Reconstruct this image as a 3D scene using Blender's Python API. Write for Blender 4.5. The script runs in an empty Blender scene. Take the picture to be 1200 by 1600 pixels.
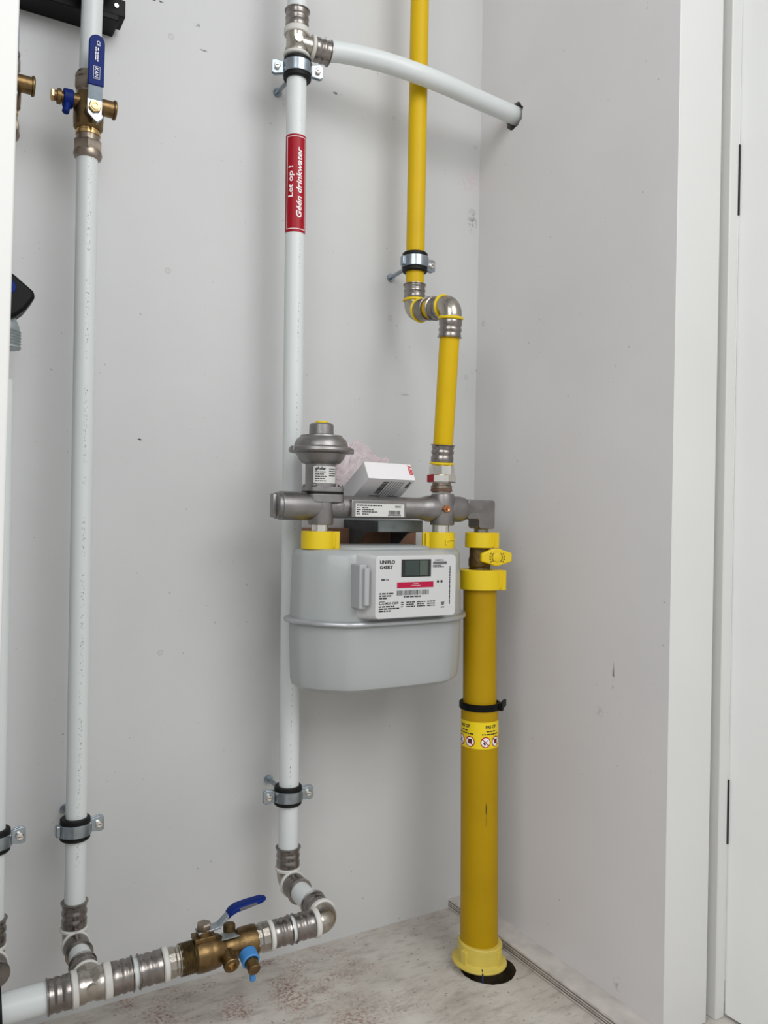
import bpy, bmesh, math, random
from mathutils import Vector, Matrix, noise
random.seed(7)
PI = math.pi
V = Vector
scene = bpy.context.scene
col = scene.collection

# ------------------------------------------------------------------ camera
cam = bpy.data.cameras.new('camera'); cam_ob = bpy.data.objects.new('camera', cam); col.objects.link(cam_ob)
cam.sensor_fit = 'VERTICAL'; cam.sensor_height = 36.0; cam.sensor_width = 27.0
cam.lens = 1258 / 1600 * 36.0
cam.clip_start = 0.02
YAW, ROLL = 0.529, 0.0176
F = V((math.sin(YAW), math.cos(YAW), 0)); R = V((math.cos(YAW), -math.sin(YAW), 0)); U = V((0, 0, 1))
R2 = R * math.cos(ROLL) + U * math.sin(ROLL); U2 = -R * math.sin(ROLL) + U * math.cos(ROLL)
m = Matrix((R2, U2, -F)).transposed().to_4x4(); m.translation = V((-.968, -1.3, .778))
cam_ob.matrix_world = m
scene.camera = cam_ob

# ------------------------------------------------------------------ light
scene.view_settings.view_transform = 'Standard'; scene.view_settings.look = 'None'
scene.view_settings.gamma = 1.0; scene.view_settings.use_curve_mapping = False
scene.view_settings.exposure = 0.0
W = bpy.data.worlds.new('world'); scene.world = W; W.use_nodes = True
W.node_tree.nodes['Background'].inputs[0].default_value = (.95, .98, 1.0, 1)
W.node_tree.nodes['Background'].inputs[1].default_value = 0.62

def area(name, loc, target, sx, sy, power, color):
    l = bpy.data.lights.new(name, 'AREA'); l.shape = 'RECTANGLE'; l.size = sx; l.size_y = sy
    l.energy = power; l.color = color
    o = bpy.data.objects.new(name, l); col.objects.link(o); o.location = loc
    o.rotation_euler = (V(target) - V(loc)).to_track_quat('-Z', 'Y').to_euler()
    return o
area('left_fill', (-2.6, -2.3, 2.3), (-.2, -.2, 1.1), 1.8, 1.6, 31, (1, 1, .995))  # fill lamp added on the left to brighten the right wall
area('ceiling_light', (.1, -2.7, 2.5), (-.4, 0, 1.1), 2.3, 1.7, 55, (1, 1, .995))

# ------------------------------------------------------------------ materials
def lin(c):
    return tuple(((x / 255) / 12.92 if x / 255 <= .04045 else ((x / 255 + .055) / 1.055) ** 2.4) for x in c) + (1,)

def mat(name, rgb, rough=.5, metal=0.0, var=0.0, vscale=30, bump=0.0, bscale=200, spec=.5, coat=0.0):
    M = bpy.data.materials.new(name); M.use_nodes = True
    nt = M.node_tree; b = nt.nodes['Principled BSDF']
    b.inputs['Base Color'].default_value = lin(rgb); b.inputs['Roughness'].default_value = rough
    b.inputs['Metallic'].default_value = metal; b.inputs['Specular IOR Level'].default_value = spec
    b.inputs['Coat Weight'].default_value = coat
    tc = nt.nodes.new('ShaderNodeTexCoord')
    if var:
        n = nt.nodes.new('ShaderNodeTexNoise'); n.inputs['Scale'].default_value = vscale; n.inputs['Detail'].default_value = 6
        nt.links.new(tc.outputs['Object'], n.inputs['Vector'])
        r = nt.nodes.new('ShaderNodeValToRGB')
        a = lin([max(0, x * (1 - var)) for x in rgb]); c = lin([min(255, x * (1 + var)) for x in rgb])
        r.color_ramp.elements[0].position = .3; r.color_ramp.elements[1].position = .7
        r.color_ramp.elements[0].color = a; r.color_ramp.elements[1].color = c
        nt.links.new(n.outputs['Fac'], r.inputs['Fac']); nt.links.new(r.outputs['Color'], b.inputs['Base Color'])
    if bump:
        n = nt.nodes.new('ShaderNodeTexNoise'); n.inputs['Scale'].default_value = bscale; n.inputs['Detail'].default_value = 3
        nt.links.new(tc.outputs['Object'], n.inputs['Vector'])
        bp = nt.nodes.new('ShaderNodeBump'); bp.inputs['Strength'].default_value = bump; bp.inputs['Distance'].default_value = .001
        nt.links.new(n.outputs['Fac'], bp.inputs['Height']); nt.links.new(bp.outputs['Normal'], b.inputs['Normal'])
    return M

def wall_material(name, rgb, dots=(), smears=(), axis='back', speck=.006):
    """white board with fine specks; dots = filled screw holes (u, z, radius); smears = soft grainy marks (u, z, ru, rz, rgb, alpha)"""
    M = bpy.data.materials.new(name); M.use_nodes = True
    nt = M.node_tree; N = nt.nodes; L = nt.links; b = N['Principled BSDF']
    b.inputs['Roughness'].default_value = .42; b.inputs['Specular IOR Level'].default_value = .35
    geo = N.new('ShaderNodeNewGeometry')
    sep = N.new('ShaderNodeSeparateXYZ'); L.new(geo.outputs['Position'], sep.inputs[0])
    comb = N.new('ShaderNodeCombineXYZ')
    L.new(sep.outputs['X' if axis == 'back' else 'Y'], comb.inputs[0]); L.new(sep.outputs['Z'], comb.inputs[1])
    n = N.new('ShaderNodeTexNoise'); n.inputs['Scale'].default_value = 4; n.inputs['Detail'].default_value = 5
    L.new(comb.outputs[0], n.inputs['Vector'])
    r = N.new('ShaderNodeValToRGB'); r.color_ramp.elements[0].position = .3; r.color_ramp.elements[1].position = .7
    r.color_ramp.elements[0].color = lin([x - 3 for x in rgb]); r.color_ramp.elements[1].color = lin([x + 3 for x in rgb])
    L.new(n.outputs['Fac'], r.inputs['Fac'])
    cur = r.outputs['Color']
    def mix(fac, color):
        nonlocal cur
        mx = N.new('ShaderNodeMix'); mx.data_type = 'RGBA'
        L.new(cur, mx.inputs['A']); mx.inputs['B'].default_value = color
        L.new(fac, mx.inputs['Factor']); cur = mx.outputs['Result']
    def math_(op, a, v=None, c=False):
        x = N.new('ShaderNodeMath'); x.operation = op; x.use_clamp = c
        if isinstance(a, (int, float)): x.inputs[0].default_value = a
        else: L.new(a, x.inputs[0])
        if v is not None:
            if isinstance(v, (int, float)): x.inputs[1].default_value = v
            else: L.new(v, x.inputs[1])
        return x.outputs[0]
    # tiny dark specks, only in some cells
    for sc, rad, keep in ((38, .11, .82), (90, .13, .88)):
        vo = N.new('ShaderNodeTexVoronoi'); vo.inputs['Scale'].default_value = sc; L.new(comb.outputs[0], vo.inputs['Vector'])
        near = math_('LESS_THAN', vo.outputs['Distance'], rad * .55)
        s = N.new('ShaderNodeSeparateColor'); L.new(vo.outputs['Color'], s.inputs[0])
        k = math_('GREATER_THAN', s.outputs[0], keep)
        mix(math_('MULTIPLY', math_('MULTIPLY', near, k), .38), lin((95, 90, 88)))
    def dist(u, z, ru, rz):
        mp = N.new('ShaderNodeMapping'); mp.inputs['Scale'].default_value = (1 / ru, 1 / rz, 1)
        mp.inputs['Location'].default_value = (-u / ru, -z / rz, 0)
        L.new(comb.outputs[0], mp.inputs['Vector'])
        ln = N.new('ShaderNodeVectorMath'); ln.operation = 'LENGTH'; L.new(mp.outputs[0], ln.inputs[0])
        return ln.outputs['Value']
    for u, z, rad in dots:
        d = dist(u, z, rad, rad)
        inside = math_('LESS_THAN', d, 1.0); rim = math_('MULTIPLY', inside, math_('GREATER_THAN', d, .72))
        mix(math_('MULTIPLY', inside, .16), lin((165, 163, 161)))
        mix(math_('MULTIPLY', rim, .22), lin((120, 118, 116)))
    for u, z, ru, rz, c, al in smears:
        d = dist(u, z, ru, rz)
        fall = math_('SUBTRACT', 1.0, d, True)
        n2 = N.new('ShaderNodeTexNoise'); n2.inputs['Scale'].default_value = 120; n2.inputs['Detail'].default_value = 4
        L.new(comb.outputs[0], n2.inputs['Vector'])
        g = math_('GREATER_THAN', n2.outputs['Fac'], .5)
        mix(math_('MULTIPLY', math_('MULTIPLY', fall, g), al, True), lin(c))
    L.new(cur, b.inputs['Base Color'])
    return M

M = {}
M['white_pipe'] = mat('white_pipe', (212, 217, 217), .38, var=.012, vscale=8)
M['white_paint'] = mat('white_paint', (226, 225, 221), .4)
M['trim_paint'] = mat('trim_paint', (213, 213, 211), .42, var=.008, vscale=5)
M['frame_paint'] = mat('frame_paint', (238, 239, 238), .42, var=.008, vscale=5)
M['white_plastic'] = mat('white_plastic', (205, 203, 198), .45)
M['white_print'] = mat('white_print', (240, 236, 236), .5)
M['nickel'] = mat('nickel', (176, 170, 160), .24, 1.0, var=.06, vscale=60, bump=.15, bscale=300)
M['sleeve'] = mat('press_sleeve_steel', (142, 136, 132), .27, 1.0, var=.10, vscale=50, bump=.25, bscale=180)
M['chrome'] = mat('bright_chrome', (235, 230, 222), .15, 1.0, var=.03, vscale=40)
M['zinc'] = mat('zinc_plated_steel', (158, 168, 176), .28, 1.0, var=.08, vscale=60)
M['galv'] = mat('galvanized_steel', (158, 166, 168), .45, .7, var=.08, vscale=40)
M['brass'] = mat('brass', (116, 94, 62), .36, .9, var=.16, vscale=60, bump=.3, bscale=300)
M['brass_bright'] = mat('bright_brass', (205, 172, 118), .24, 1.0)
M['brass_dark'] = mat('dark_tarnished_brass', (92, 76, 48), .5, .8, var=.25, vscale=90, bump=.6, bscale=250)
M['bronze'] = mat('bronze_union', (150, 138, 126), .33, 1.0, var=.08, vscale=60)
M['copper'] = mat('copper_screw', (205, 140, 95), .3, 1.0)
M['rust'] = mat('rusty_thread', (112, 82, 70), .65, .4, var=.2, vscale=120)
M['cast'] = mat('cast_metal', (140, 137, 136), .36, .85, var=.06, vscale=50, bump=.2, bscale=600)
M['cast_dark'] = mat('cast_metal_dark', (88, 90, 92), .5, .5, var=.08, vscale=40, bump=.3, bscale=500)
M['meter_grey'] = mat('meter_grey_enamel', (161, 165, 165), .34, var=.01, vscale=8, coat=.15)
M['meter_rim'] = mat('meter_rim_metal', (176, 178, 180), .3, .55)
M['meter_face'] = mat('meter_face_plastic', (196, 197, 197), .42)
M['meter_side'] = mat('meter_module_plastic', (165, 166, 168), .5)
M['lcd'] = mat('display_glass', (28, 48, 44), .12, var=.1, vscale=20, coat=.6)
M['lcd2'] = mat('display_grey', (74, 84, 76), .2)
M['black'] = mat('black_rubber', (9, 9, 10), .55, spec=.3)
M['blackgloss'] = mat('black_plastic', (4, 4, 5), .45, spec=.18)
M['ink'] = mat('black_print', (30, 28, 30), .5)
M['ink_grey'] = mat('grey_print', (92, 92, 96), .5)
M['red_label'] = mat('red_label', (158, 0, 28), .4, spec=.3)
M['red'] = mat('red_print', (205, 25, 45), .45)
M['magenta'] = mat('magenta_label', (172, 14, 60), .45, spec=.3)
M['yellow_pipe'] = mat('yellow_pipe', (206, 170, 0), .42, var=.02, vscale=12, spec=.25)
M['ochre_pipe'] = mat('ochre_gas_pipe', (172, 137, 0), .45, var=.03, vscale=10, spec=.2)
M['yellow'] = mat('yellow_plastic', (222, 192, 14), .38)
M['pale_yellow'] = mat('pale_yellow_plastic', (206, 184, 82), .45, var=.04, vscale=30)
M['label_yellow'] = mat('yellow_warning_label', (234, 206, 10), .35)
M['blue'] = mat('blue_grip', (0, 34, 108), .5, spec=.18)
M['blue_light'] = mat('light_blue_plastic', (62, 128, 190), .45, var=.06, vscale=60)
M['blue_dark'] = mat('dark_blue_tie', (20, 36, 80), .4)
M['box_white'] = mat('white_carton', (226, 224, 226), .5)
M['box_grey'] = mat('carton_print_grey', (196, 196, 200), .5)
M['paper'] = mat('silver_label_paper', (205, 205, 202), .4)
M['cardboard'] = mat('brown_wood_offcut', (140, 104, 84), .8, var=.12, vscale=30)
M['dark_gap'] = mat('dark_gap', (30, 28, 28), .7)
M['raw'] = mat('raw_hole_edge', (150, 146, 140), .9, var=.12, vscale=60)
M['darkhole'] = mat('hole_lining', (84, 72, 52), .8, var=.2, vscale=40)

def speck_pipe(name, rgb, ang, zlo, zhi, w=.16, cx=0, cy=0, lean=0.0):
    """white pipe with a column of worn black printing on one side (cylinder angle ang, width w)"""
    Mt = mat(name, rgb, .38); nt = Mt.node_tree; N = nt.nodes; L = nt.links; b = N['Principled BSDF']
    tc = N.new('ShaderNodeTexCoord'); sp = N.new('ShaderNodeSeparateXYZ'); L.new(tc.outputs['Object'], sp.inputs[0])
    def mth(op, a, b_=None):
        x = N.new('ShaderNodeMath'); x.operation = op
        for i, q in enumerate((a, b_)):
            if q is None: continue
            if isinstance(q, (int, float)): x.inputs[i].default_value = q
            else: L.new(q, x.inputs[i])
        return x.outputs[0]
    ny = mth('MULTIPLY', sp.outputs['Y'], -1.0)
    a = mth('ARCTAN2', sp.outputs['X'], ny)
    d = mth('ABSOLUTE', mth('SUBTRACT', a, ang))
    band = mth('LESS_THAN', d, w)
    n = N.new('ShaderNodeTexNoise'); n.inputs['Scale'].default_value = 1; n.inputs['Detail'].default_value = 2; n.inputs['Roughness'].default_value = .8
    cb = N.new('ShaderNodeCombineXYZ'); L.new(mth('MULTIPLY', a, 10.0), cb.inputs[0]); L.new(mth('MULTIPLY', sp.outputs['Z'], 230.0), cb.inputs[1])
    L.new(cb.outputs[0], n.inputs['Vector'])
    n2 = N.new('ShaderNodeTexNoise'); n2.inputs['Scale'].default_value = 22; L.new(tc.outputs['Object'], n2.inputs['Vector'])
    f = mth('MULTIPLY', mth('MULTIPLY', band, mth('GREATER_THAN', n.outputs['Fac'], .60)), mth('GREATER_THAN', n2.outputs['Fac'], .44))
    mx = N.new('ShaderNodeMix'); mx.data_type = 'RGBA'; mx.inputs['A'].default_value = lin(rgb); mx.inputs['B'].default_value = lin((60, 60, 66))
    L.new(mth('MULTIPLY', f, .85), mx.inputs['Factor']); L.new(mx.outputs['Result'], b.inputs['Base Color'])
    return Mt

# ------------------------------------------------------------------ mesh helpers
ORI = {}
def frame(o, z, x=None):
    z = V(z).normalized()
    if x is None: x = V((1, 0, 0)) if abs(z.x) < .8 else V((0, 0, 1))
    x = V(x); x = (x - z * x.dot(z)).normalized(); y = z.cross(x)
    mm = Matrix((x, y, z)).transposed().to_4x4(); mm.translation = V(o)
    return mm

class MB:
    def __init__(s): s.v = []; s.f = []; s.m = []
    def add(s, vs, fs, mi=0):
        o = len(s.v); s.v += [V(p) for p in vs]; s.f += [[i + o for i in f] for f in fs]; s.m += [mi] * len(fs); return s
    def lathe(s, o, d, prof, seg=40, mi=0, x=None, rot=0, cap=True):
        """prof: (radius, distance along d)"""
        fr = frame(o, d, x); vs = []; n = len(prof)
        for r, h in prof:
            for k in range(seg):
                a = rot + 2 * PI * k / seg
                vs.append(fr @ V((r * math.cos(a), r * math.sin(a), h)))
        fs = [[i * seg + k, i * seg + (k + 1) % seg, (i + 1) * seg + (k + 1) % seg, (i + 1) * seg + k] for i in range(n - 1) for k in range(seg)]
        if cap:
            fs.append([k for k in range(seg)][::-1]); fs.append([(n - 1) * seg + k for k in range(seg)])
        return s.add(vs, fs, mi)
    def cyl(s, a, b, r, seg=36, mi=0, r2=None, ch=0.0, rot=0):
        a = V(a); b = V(b); L = (b - a).length
        r2 = r if r2 is None else r2
        prof = [(r, 0), (r2, L)] if not ch else [(r - ch, 0), (r, ch), (r2, L - ch), (r2 - ch, L)]
        return s.lathe(a, b - a, prof, seg, mi, rot=rot)
    def ring(s, o, d, ri, ro, h, seg=44, mi=0, ch=.0):
        fr = frame(o, d); vs = []
        prof = [(ri, 0), (ro - ch, 0), (ro, ch), (ro, h - ch), (ro - ch, h), (ri, h)] if ch else [(ri, 0), (ro, 0), (ro, h), (ri, h)]
        n = len(prof)
        for r, z in prof:
            for k in range(seg):
                a = 2 * PI * k / seg; vs.append(fr @ V((r * math.cos(a), r * math.sin(a), z)))
        fs = [[i * seg + k, i * seg + (k + 1) % seg, ((i + 1) % n) * seg + (k + 1) % seg, ((i + 1) % n) * seg + k] for i in range(n) for k in range(seg)]
        return s.add(vs, fs, mi)
    def tube(s, pts, rad, seg=32, mi=0, cap=True):
        pts = [V(p) for p in pts]; n = len(pts)
        rr = rad if isinstance(rad, (list, tuple)) else [rad] * n
        tang = [(pts[min(i + 1, n - 1)] - pts[max(i - 1, 0)]).normalized() for i in range(n)]
        x = V((1, 0, 0)) if abs(tang[0].x) < .8 else V((0, 0, 1)); vs = []
        for i in range(n):
            x = (x - tang[i] * x.dot(tang[i])).normalized(); y = tang[i].cross(x)
            for k in range(seg):
                a = 2 * PI * k / seg; vs.append(pts[i] + (x * math.cos(a) + y * math.sin(a)) * rr[i])
        fs = [[i * seg + k, i * seg + (k + 1) % seg, (i + 1) * seg + (k + 1) % seg, (i + 1) * seg + k] for i in range(n - 1) for k in range(seg)]
        if cap: fs.append(list(range(seg))[::-1]); fs.append([(n - 1) * seg + k for k in range(seg)])
        return s.add(vs, fs, mi)
    def box(s, c, size, fr=None, mi=0):
        c = V(c); hx, hy, hz = [q / 2 for q in size]
        T = fr if fr is not None else Matrix.Identity(4)
        vs = [T @ (c + V((x * hx, y * hy, z * hz))) for x in (-1, 1) for y in (-1, 1) for z in (-1, 1)]
        return s.add(vs, [[0, 1, 3, 2], [4, 6, 7, 5], [0, 4, 5, 1], [2, 3, 7, 6], [0, 2, 6, 4], [1, 5, 7, 3]], mi)
    def span(s, a, b, mi=0):
        a = V(a); b = V(b); return s.box((a + b) / 2, [abs(q) for q in (b - a)], None, mi)
    def prism(s, outline, h, fr, mi=0):
        """outline in local xy, extruded 0..h along local z"""
        n = len(outline)
        vs = [fr @ V((x, y, 0)) for x, y in outline] + [fr @ V((x, y, h)) for x, y in outline]
        fs = [list(range(n))[::-1], list(range(n, 2 * n))] + [[i, (i + 1) % n, n + (i + 1) % n, n + i] for i in range(n)]
        return s.add(vs, fs, mi)
    def loft(s, rings, mi=0, cap=True):
        n = len(rings[0]); vs = [p for r in rings for p in r]
        fs = [[i * n + k, i * n + (k + 1) % n, (i + 1) * n + (k + 1) % n, (i + 1) * n + k] for i in range(len(rings) - 1) for k in range(n)]
        if cap: fs.append(list(range(n))[::-1]); fs.append([(len(rings) - 1) * n + k for k in range(n)])
        return s.add(vs, fs, mi)
    def text(s, st, mp, mi=0, height=None, length=None, bold=0.0, shear=0.0, align='LEFT'):
        vs, fs = text_mesh(st, bold, shear)
        x0 = min(p[0] for p in vs); x1 = max(p[0] for p in vs); y0 = min(p[1] for p in vs); y1 = max(p[1] for p in vs)
        sx = sy = None
        if height: sy = height / .72
        if length: sx = length / (x1 - x0)
        if sx is None: sx = sy
        if sy is None: sy = sx
        off = {'LEFT': x0, 'CENTER': (x0 + x1) / 2, 'RIGHT': x1}[align]
        return s.add([mp((p[0] - off) * sx, p[1] * sy) for p in vs], fs, mi)
    def quad(s, mp, x0, y0, x1, y1, mi=0, nx=1):
        for i in range(nx):
            a = x0 + (x1 - x0) * i / nx; b = x0 + (x1 - x0) * (i + 1) / nx
            s.add([mp(a, y0), mp(b, y0), mp(b, y1), mp(a, y1)], [[0, 1, 2, 3]], mi)
        return s
    def greek(s, mp, x, y, w, h, mi=0):
        """a row of unreadably small print, worn to short dashes"""
        e = x + w
        while x < e - h:
            l = min(random.uniform(1.0, 3.2) * h, e - x); s.quad(mp, x, y, x + l, y + h, mi); x += l + h * .5
        return s
    def bars(s, mp, x, y, w, h, mi=0):
        e = x + w; u = w / 60
        while x < e:
            l = u * random.choice((1, 1, 1.6, 2.2)); s.quad(mp, x, y, min(x + l, e), y + h, mi); x += l + u * random.choice((.8, 1, 1.6))
        return s
    def build(s, name, mats, parent=None, at=None, ang=32, bevel=0.0, fix=True):
        me = bpy.data.meshes.new(name)
        if parent is not None: org = ORI[parent.name]
        elif at is not None: org = V(at)
        else: org = V((0, 0, 0))
        me.from_pydata([tuple(p - org) for p in s.v], [], s.f); me.update()
        if not isinstance(mats, (list, tuple)): mats = [mats]
        for q in mats: me.materials.append(M[q] if isinstance(q, str) else q)
        me.polygons.foreach_set('material_index', s.m)
        if fix:
            bm = bmesh.new(); bm.from_mesh(me); bmesh.ops.recalc_face_normals(bm, faces=bm.faces); bm.to_mesh(me); bm.free()
        me.polygons.foreach_set('use_smooth', [True] * len(me.polygons)); me.set_sharp_from_angle(angle=math.radians(ang))
        me.update()
        o = bpy.data.objects.new(name, me); col.objects.link(o)
        if parent is not None: o.parent = parent
        else: o.location = org
        ORI[o.name] = org
        if bevel:
            bv = o.modifiers.new('bevel', 'BEVEL'); bv.width = bevel; bv.segments = 3; bv.limit_method = 'ANGLE'; bv.angle_limit = math.radians(40)
            bv.harden_normals = False
        return o

_tc = {}
def text_mesh(st, bold, shear):
    key = (st, bold, shear)
    if key in _tc: return _tc[key]
    cu = bpy.data.curves.new('lettering', 'FONT'); cu.body = st; cu.offset = bold; cu.shear = shear; cu.resolution_u = 3; cu.size = 1
    ob = bpy.data.objects.new('lettering', cu); col.objects.link(ob)
    dg = bpy.context.evaluated_depsgraph_get(); me = bpy.data.meshes.new_from_object(ob.evaluated_get(dg))
    bt = bmesh.new(); bt.from_mesh(me); bmesh.ops.triangulate(bt, faces=bt.faces)
    if len(st) > 4 or st == 'PAS OP':
        for _ in range(3):
            es = [e for e in bt.edges if e.calc_length() > .16]
            if es: bmesh.ops.subdivide_edges(bt, edges=es, cuts=1); bmesh.ops.triangulate(bt, faces=bt.faces)
    bt.verts.index_update(); vs = [(p.co.x, p.co.y) for p in bt.verts]; fs = [[q.index for q in p.verts] for p in bt.faces]; bt.free()
    bpy.data.objects.remove(ob); bpy.data.curves.remove(cu); bpy.data.meshes.remove(me)
    _tc[key] = (vs, fs); return vs, fs

def thing(name, label, cat, loc, group=None):
    o = bpy.data.objects.new(name, None); col.objects.link(o); o.location = loc; o.empty_display_size = .03
    o['label'] = label; o['category'] = cat
    if group: o['group'] = group
    ORI[o.name] = V(loc); return o
def tag(o, label, cat, group=None):
    o['label'] = label; o['category'] = cat
    if group: o['group'] = group
    return o
def struct(o):
    o['kind'] = 'structure'; return o
def copy_tree(o, off, label=None, parent=None):
    c = o.copy(); col.objects.link(c)
    if parent is None:
        c.location = o.location + V(off); ORI[c.name] = ORI[o.name] + V(off)
        if label: c['label'] = label
    else: c.parent = parent; ORI[c.name] = ORI[parent.name]
    for ch in [q for q in col.objects if q.parent == o]: copy_tree(ch, off, None, c)
    return c
def cylmap(c, r, th0=0.0):
    """wraps flat x (to the right as seen) and y (up) on a vertical cylinder"""
    c = V(c)
    def f(x, y):
        a = th0 + x / r; return V((c.x + r * math.sin(a), c.y - r * math.cos(a), c.z + y))
    return f
def lp(a, b, t): return V(a).lerp(V(b), t)
def round_outline(pts, it=2):
    for _ in range(it):
        q = []
        for i in range(len(pts)):
            a = V(pts[i]); b = V(pts[(i + 1) % len(pts)]); q += [a.lerp(b, .15), a.lerp(b, .85)]
        pts = q
    return [tuple(p) for p in pts]
def rrect(w, h, r, n=5, cx=0, cy=0):
    o = []
    for sx, sy, a0 in ((1, 1, 0), (-1, 1, 90), (-1, -1, 180), (1, -1, 270)):
        for k in range(n + 1):
            a = math.radians(a0 + 90 * k / n); o.append((cx + sx * (w / 2 - r) + r * math.cos(a), cy + sy * (h / 2 - r) + r * math.sin(a)))
    return o
def plane_with_hole(outer, centre, rad, mp, depth, mp2, seg=32, jag=0.0):
    """flat face with a round cut-out (jag = ragged), plus the lining of the hole; returns MB"""
    bm = bmesh.new(); ov = [bm.verts.new((x, y, 0)) for x, y in outer]
    rr = [rad * (1 + jag * random.uniform(-1, 1)) for _ in range(seg)]
    hole = [(centre[0] + rr[k] * math.cos(2 * PI * k / seg), centre[1] + rr[k] * math.sin(2 * PI * k / seg)) for k in range(seg)]
    hv = [bm.verts.new((x, y, 0)) for x, y in hole]
    es = [bm.edges.new((ov[i], ov[(i + 1) % len(ov)])) for i in range(len(ov))] + [bm.edges.new((hv[i], hv[(i + 1) % seg])) for i in range(seg)]
    bmesh.ops.triangle_fill(bm, edges=es, use_beauty=True, use_dissolve=False)
    bm.verts.index_update()
    mb = MB(); mb.add([mp(p.co.x, p.co.y) for p in bm.verts], [[q.index for q in f.verts] for f in bm.faces], 0)
    bm.free()
    vs = [mp(x, y) for x, y in hole] + [mp2(x, y) for x, y in hole]
    mb.add(vs, [[k, (k + 1) % seg, seg + (k + 1) % seg, seg + k] for k in range(seg)], 1)
    mb.add(vs[seg:], [list(range(seg))], 2)
    return mb

# ================================================================== structure
FY = -.487      # front of the cupboard
dots_back = [(-.621, 1.538, .005), (-.620, 1.161, .005), (-.621, .545, .0045), (-.202, 1.142, .005), (-.025, 1.048, .005), (-.201, 1.516, .004), (-.012, 1.508, .004)]
smears_back = [(-.026, 1.435, .04, .03, (205, 184, 188), .7), (-.016, 1.361, .014, .03, (140, 138, 140), .9), (-.323, 1.529, .012, .003, (110, 105, 100), 1.5),
               (-.645, 1.588, .014, .0025, (70, 50, 50), 2.0), (-.567, 1.532, .008, .002, (110, 105, 100), 1.5), (-.577, 1.57, .012, .004, (150, 147, 145), 1.2), (-.660, .886, .004, .002, (40, 38, 38), 2.5), (-.17, 1.0, .02, .004, (150, 148, 150), .9)]
M['wall_back'] = wall_material('painted_wall_back', (202, 203, 203), dots_back, smears_back, 'back')
M['wall_right'] = wall_material('painted_wall_right', (216, 214, 215), [(-.02, 1.154, .005)],
    [(-.398, .041, .010, .014, (140, 138, 138), .6), (-.378, .519, .003, .03, (110, 108, 108), 1.2), (-.35, .46, .012, .012, (170, 167, 167), .5)], 'right')  # first entry: small grey smudge near the foot of the wall

# floor with a round hole for the gas pipe
def floor_mat():
    Mt = bpy.data.materials.new('dusty_cement_floor'); Mt.use_nodes = True
    nt = Mt.node_tree; N = nt.nodes; L = nt.links; b = N['Principled BSDF']; b.inputs['Roughness'].default_value = .75
    g = N.new('ShaderNodeNewGeometry')
    def ns(scale, det, rough=.6, st=None):
        n = N.new('ShaderNodeTexNoise'); n.inputs['Scale'].default_value = scale; n.inputs['Detail'].default_value = det; n.inputs['Roughness'].default_value = rough
        if st:
            mp = N.new('ShaderNodeMapping'); mp.inputs['Scale'].default_value = st[0]; mp.inputs['Rotation'].default_value = (0, 0, st[1]); L.new(g.outputs['Position'], mp.inputs[0]); L.new(mp.outputs[0], n.inputs['Vector'])
        else: L.new(g.outputs['Position'], n.inputs['Vector'])
        return n.outputs['Fac']
    def ramp(src, stops):
        r = N.new('ShaderNodeValToRGB'); L.new(src, r.inputs['Fac']); e = r.color_ramp.elements
        e[0].position, e[0].color = stops[0]; e[1].position, e[1].color = stops[-1]
        for p, c in stops[1:-1]: q = e.new(p); q.color = c
        return r.outputs['Color']
    def mixc(a, fac, c):
        mx = N.new('ShaderNodeMix'); mx.data_type = 'RGBA'; L.new(a, mx.inputs['A']); mx.inputs['B'].default_value = c; L.new(fac, mx.inputs['Factor']); return mx.outputs['Result']
    def mul(a, c):
        x = N.new('ShaderNodeMath'); x.operation = 'MULTIPLY'
        L.new(a, x.inputs[0])
        if isinstance(c, float): x.inputs[1].default_value = c
        else: L.new(c, x.inputs[1])
        return x.outputs[0]
    cur = ramp(ns(9, 8), [(.3, lin((180, 173, 165))), (.5, lin((197, 191, 183))), (.75, lin((213, 208, 201)))])
    W1 = (1, 1, 1, 1); B1 = (0, 0, 0, 1)
    cur = mixc(cur, mul(ramp(ns(22, 6, .7, ((1, 3, 1), -.55)), [(.50, B1), (.66, W1)]), .36), lin((112, 100, 92)))     # dark scrapes
    cur = mixc(cur, mul(ramp(ns(60, 8, .8), [(.60, B1), (.70, W1)]), .35), lin((108, 98, 92)))
    cur = mixc(cur, mul(ramp(ns(7, 7, .65, ((1, 2, 1), .5)), [(.52, B1), (.66, W1)]), .38), lin((124, 114, 106)))
    # rusty brown dust, densest along the back wall under the brass valve
    sep = N.new('ShaderNodeSeparateXYZ'); L.new(g.outputs['Position'], sep.inputs[0])
    def rng(src, a, b_, c, d):
        mr = N.new('ShaderNodeMapRange'); mr.inputs[1].default_value = a; mr.inputs[2].default_value = b_; mr.inputs[3].default_value = c; mr.inputs[4].default_value = d
        L.new(src, mr.inputs[0]); return mr.outputs[0]
    patch = ramp(ns(11, 4), [(.46, B1), (.60, W1)])
    grain = ramp(ns(170, 6, .8), [(.48, B1), (.56, W1)])
    left = rng(sep.outputs['X'], -.22, -.40, 0, 1)
    cur = mixc(cur, mul(mul(mul(patch, grain), left), .8), lin((128, 72, 56)))
    vo = N.new('ShaderNodeTexVoronoi'); vo.inputs['Scale'].default_value = 70; L.new(g.outputs['Position'], vo.inputs['Vector'])
    lt = N.new('ShaderNodeMath'); lt.operation = 'LESS_THAN'; L.new(vo.outputs['Distance'], lt.inputs[0]); lt.inputs[1].default_value = .12
    cur = mixc(cur, mul(lt.outputs[0], .5), lin((70, 58, 52)))
    L.new(cur, b.inputs['Base Color'])
    bp = N.new('ShaderNodeBump'); bp.inputs['Strength'].default_value = .25; bp.inputs['Distance'].default_value = .002
    L.new(ns(90, 6), bp.inputs['Height']); L.new(bp.outputs['Normal'], b.inputs['Normal'])
    return Mt
M['floor'] = floor_mat()
HC = (-.107, -.207); HR = .0475
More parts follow.
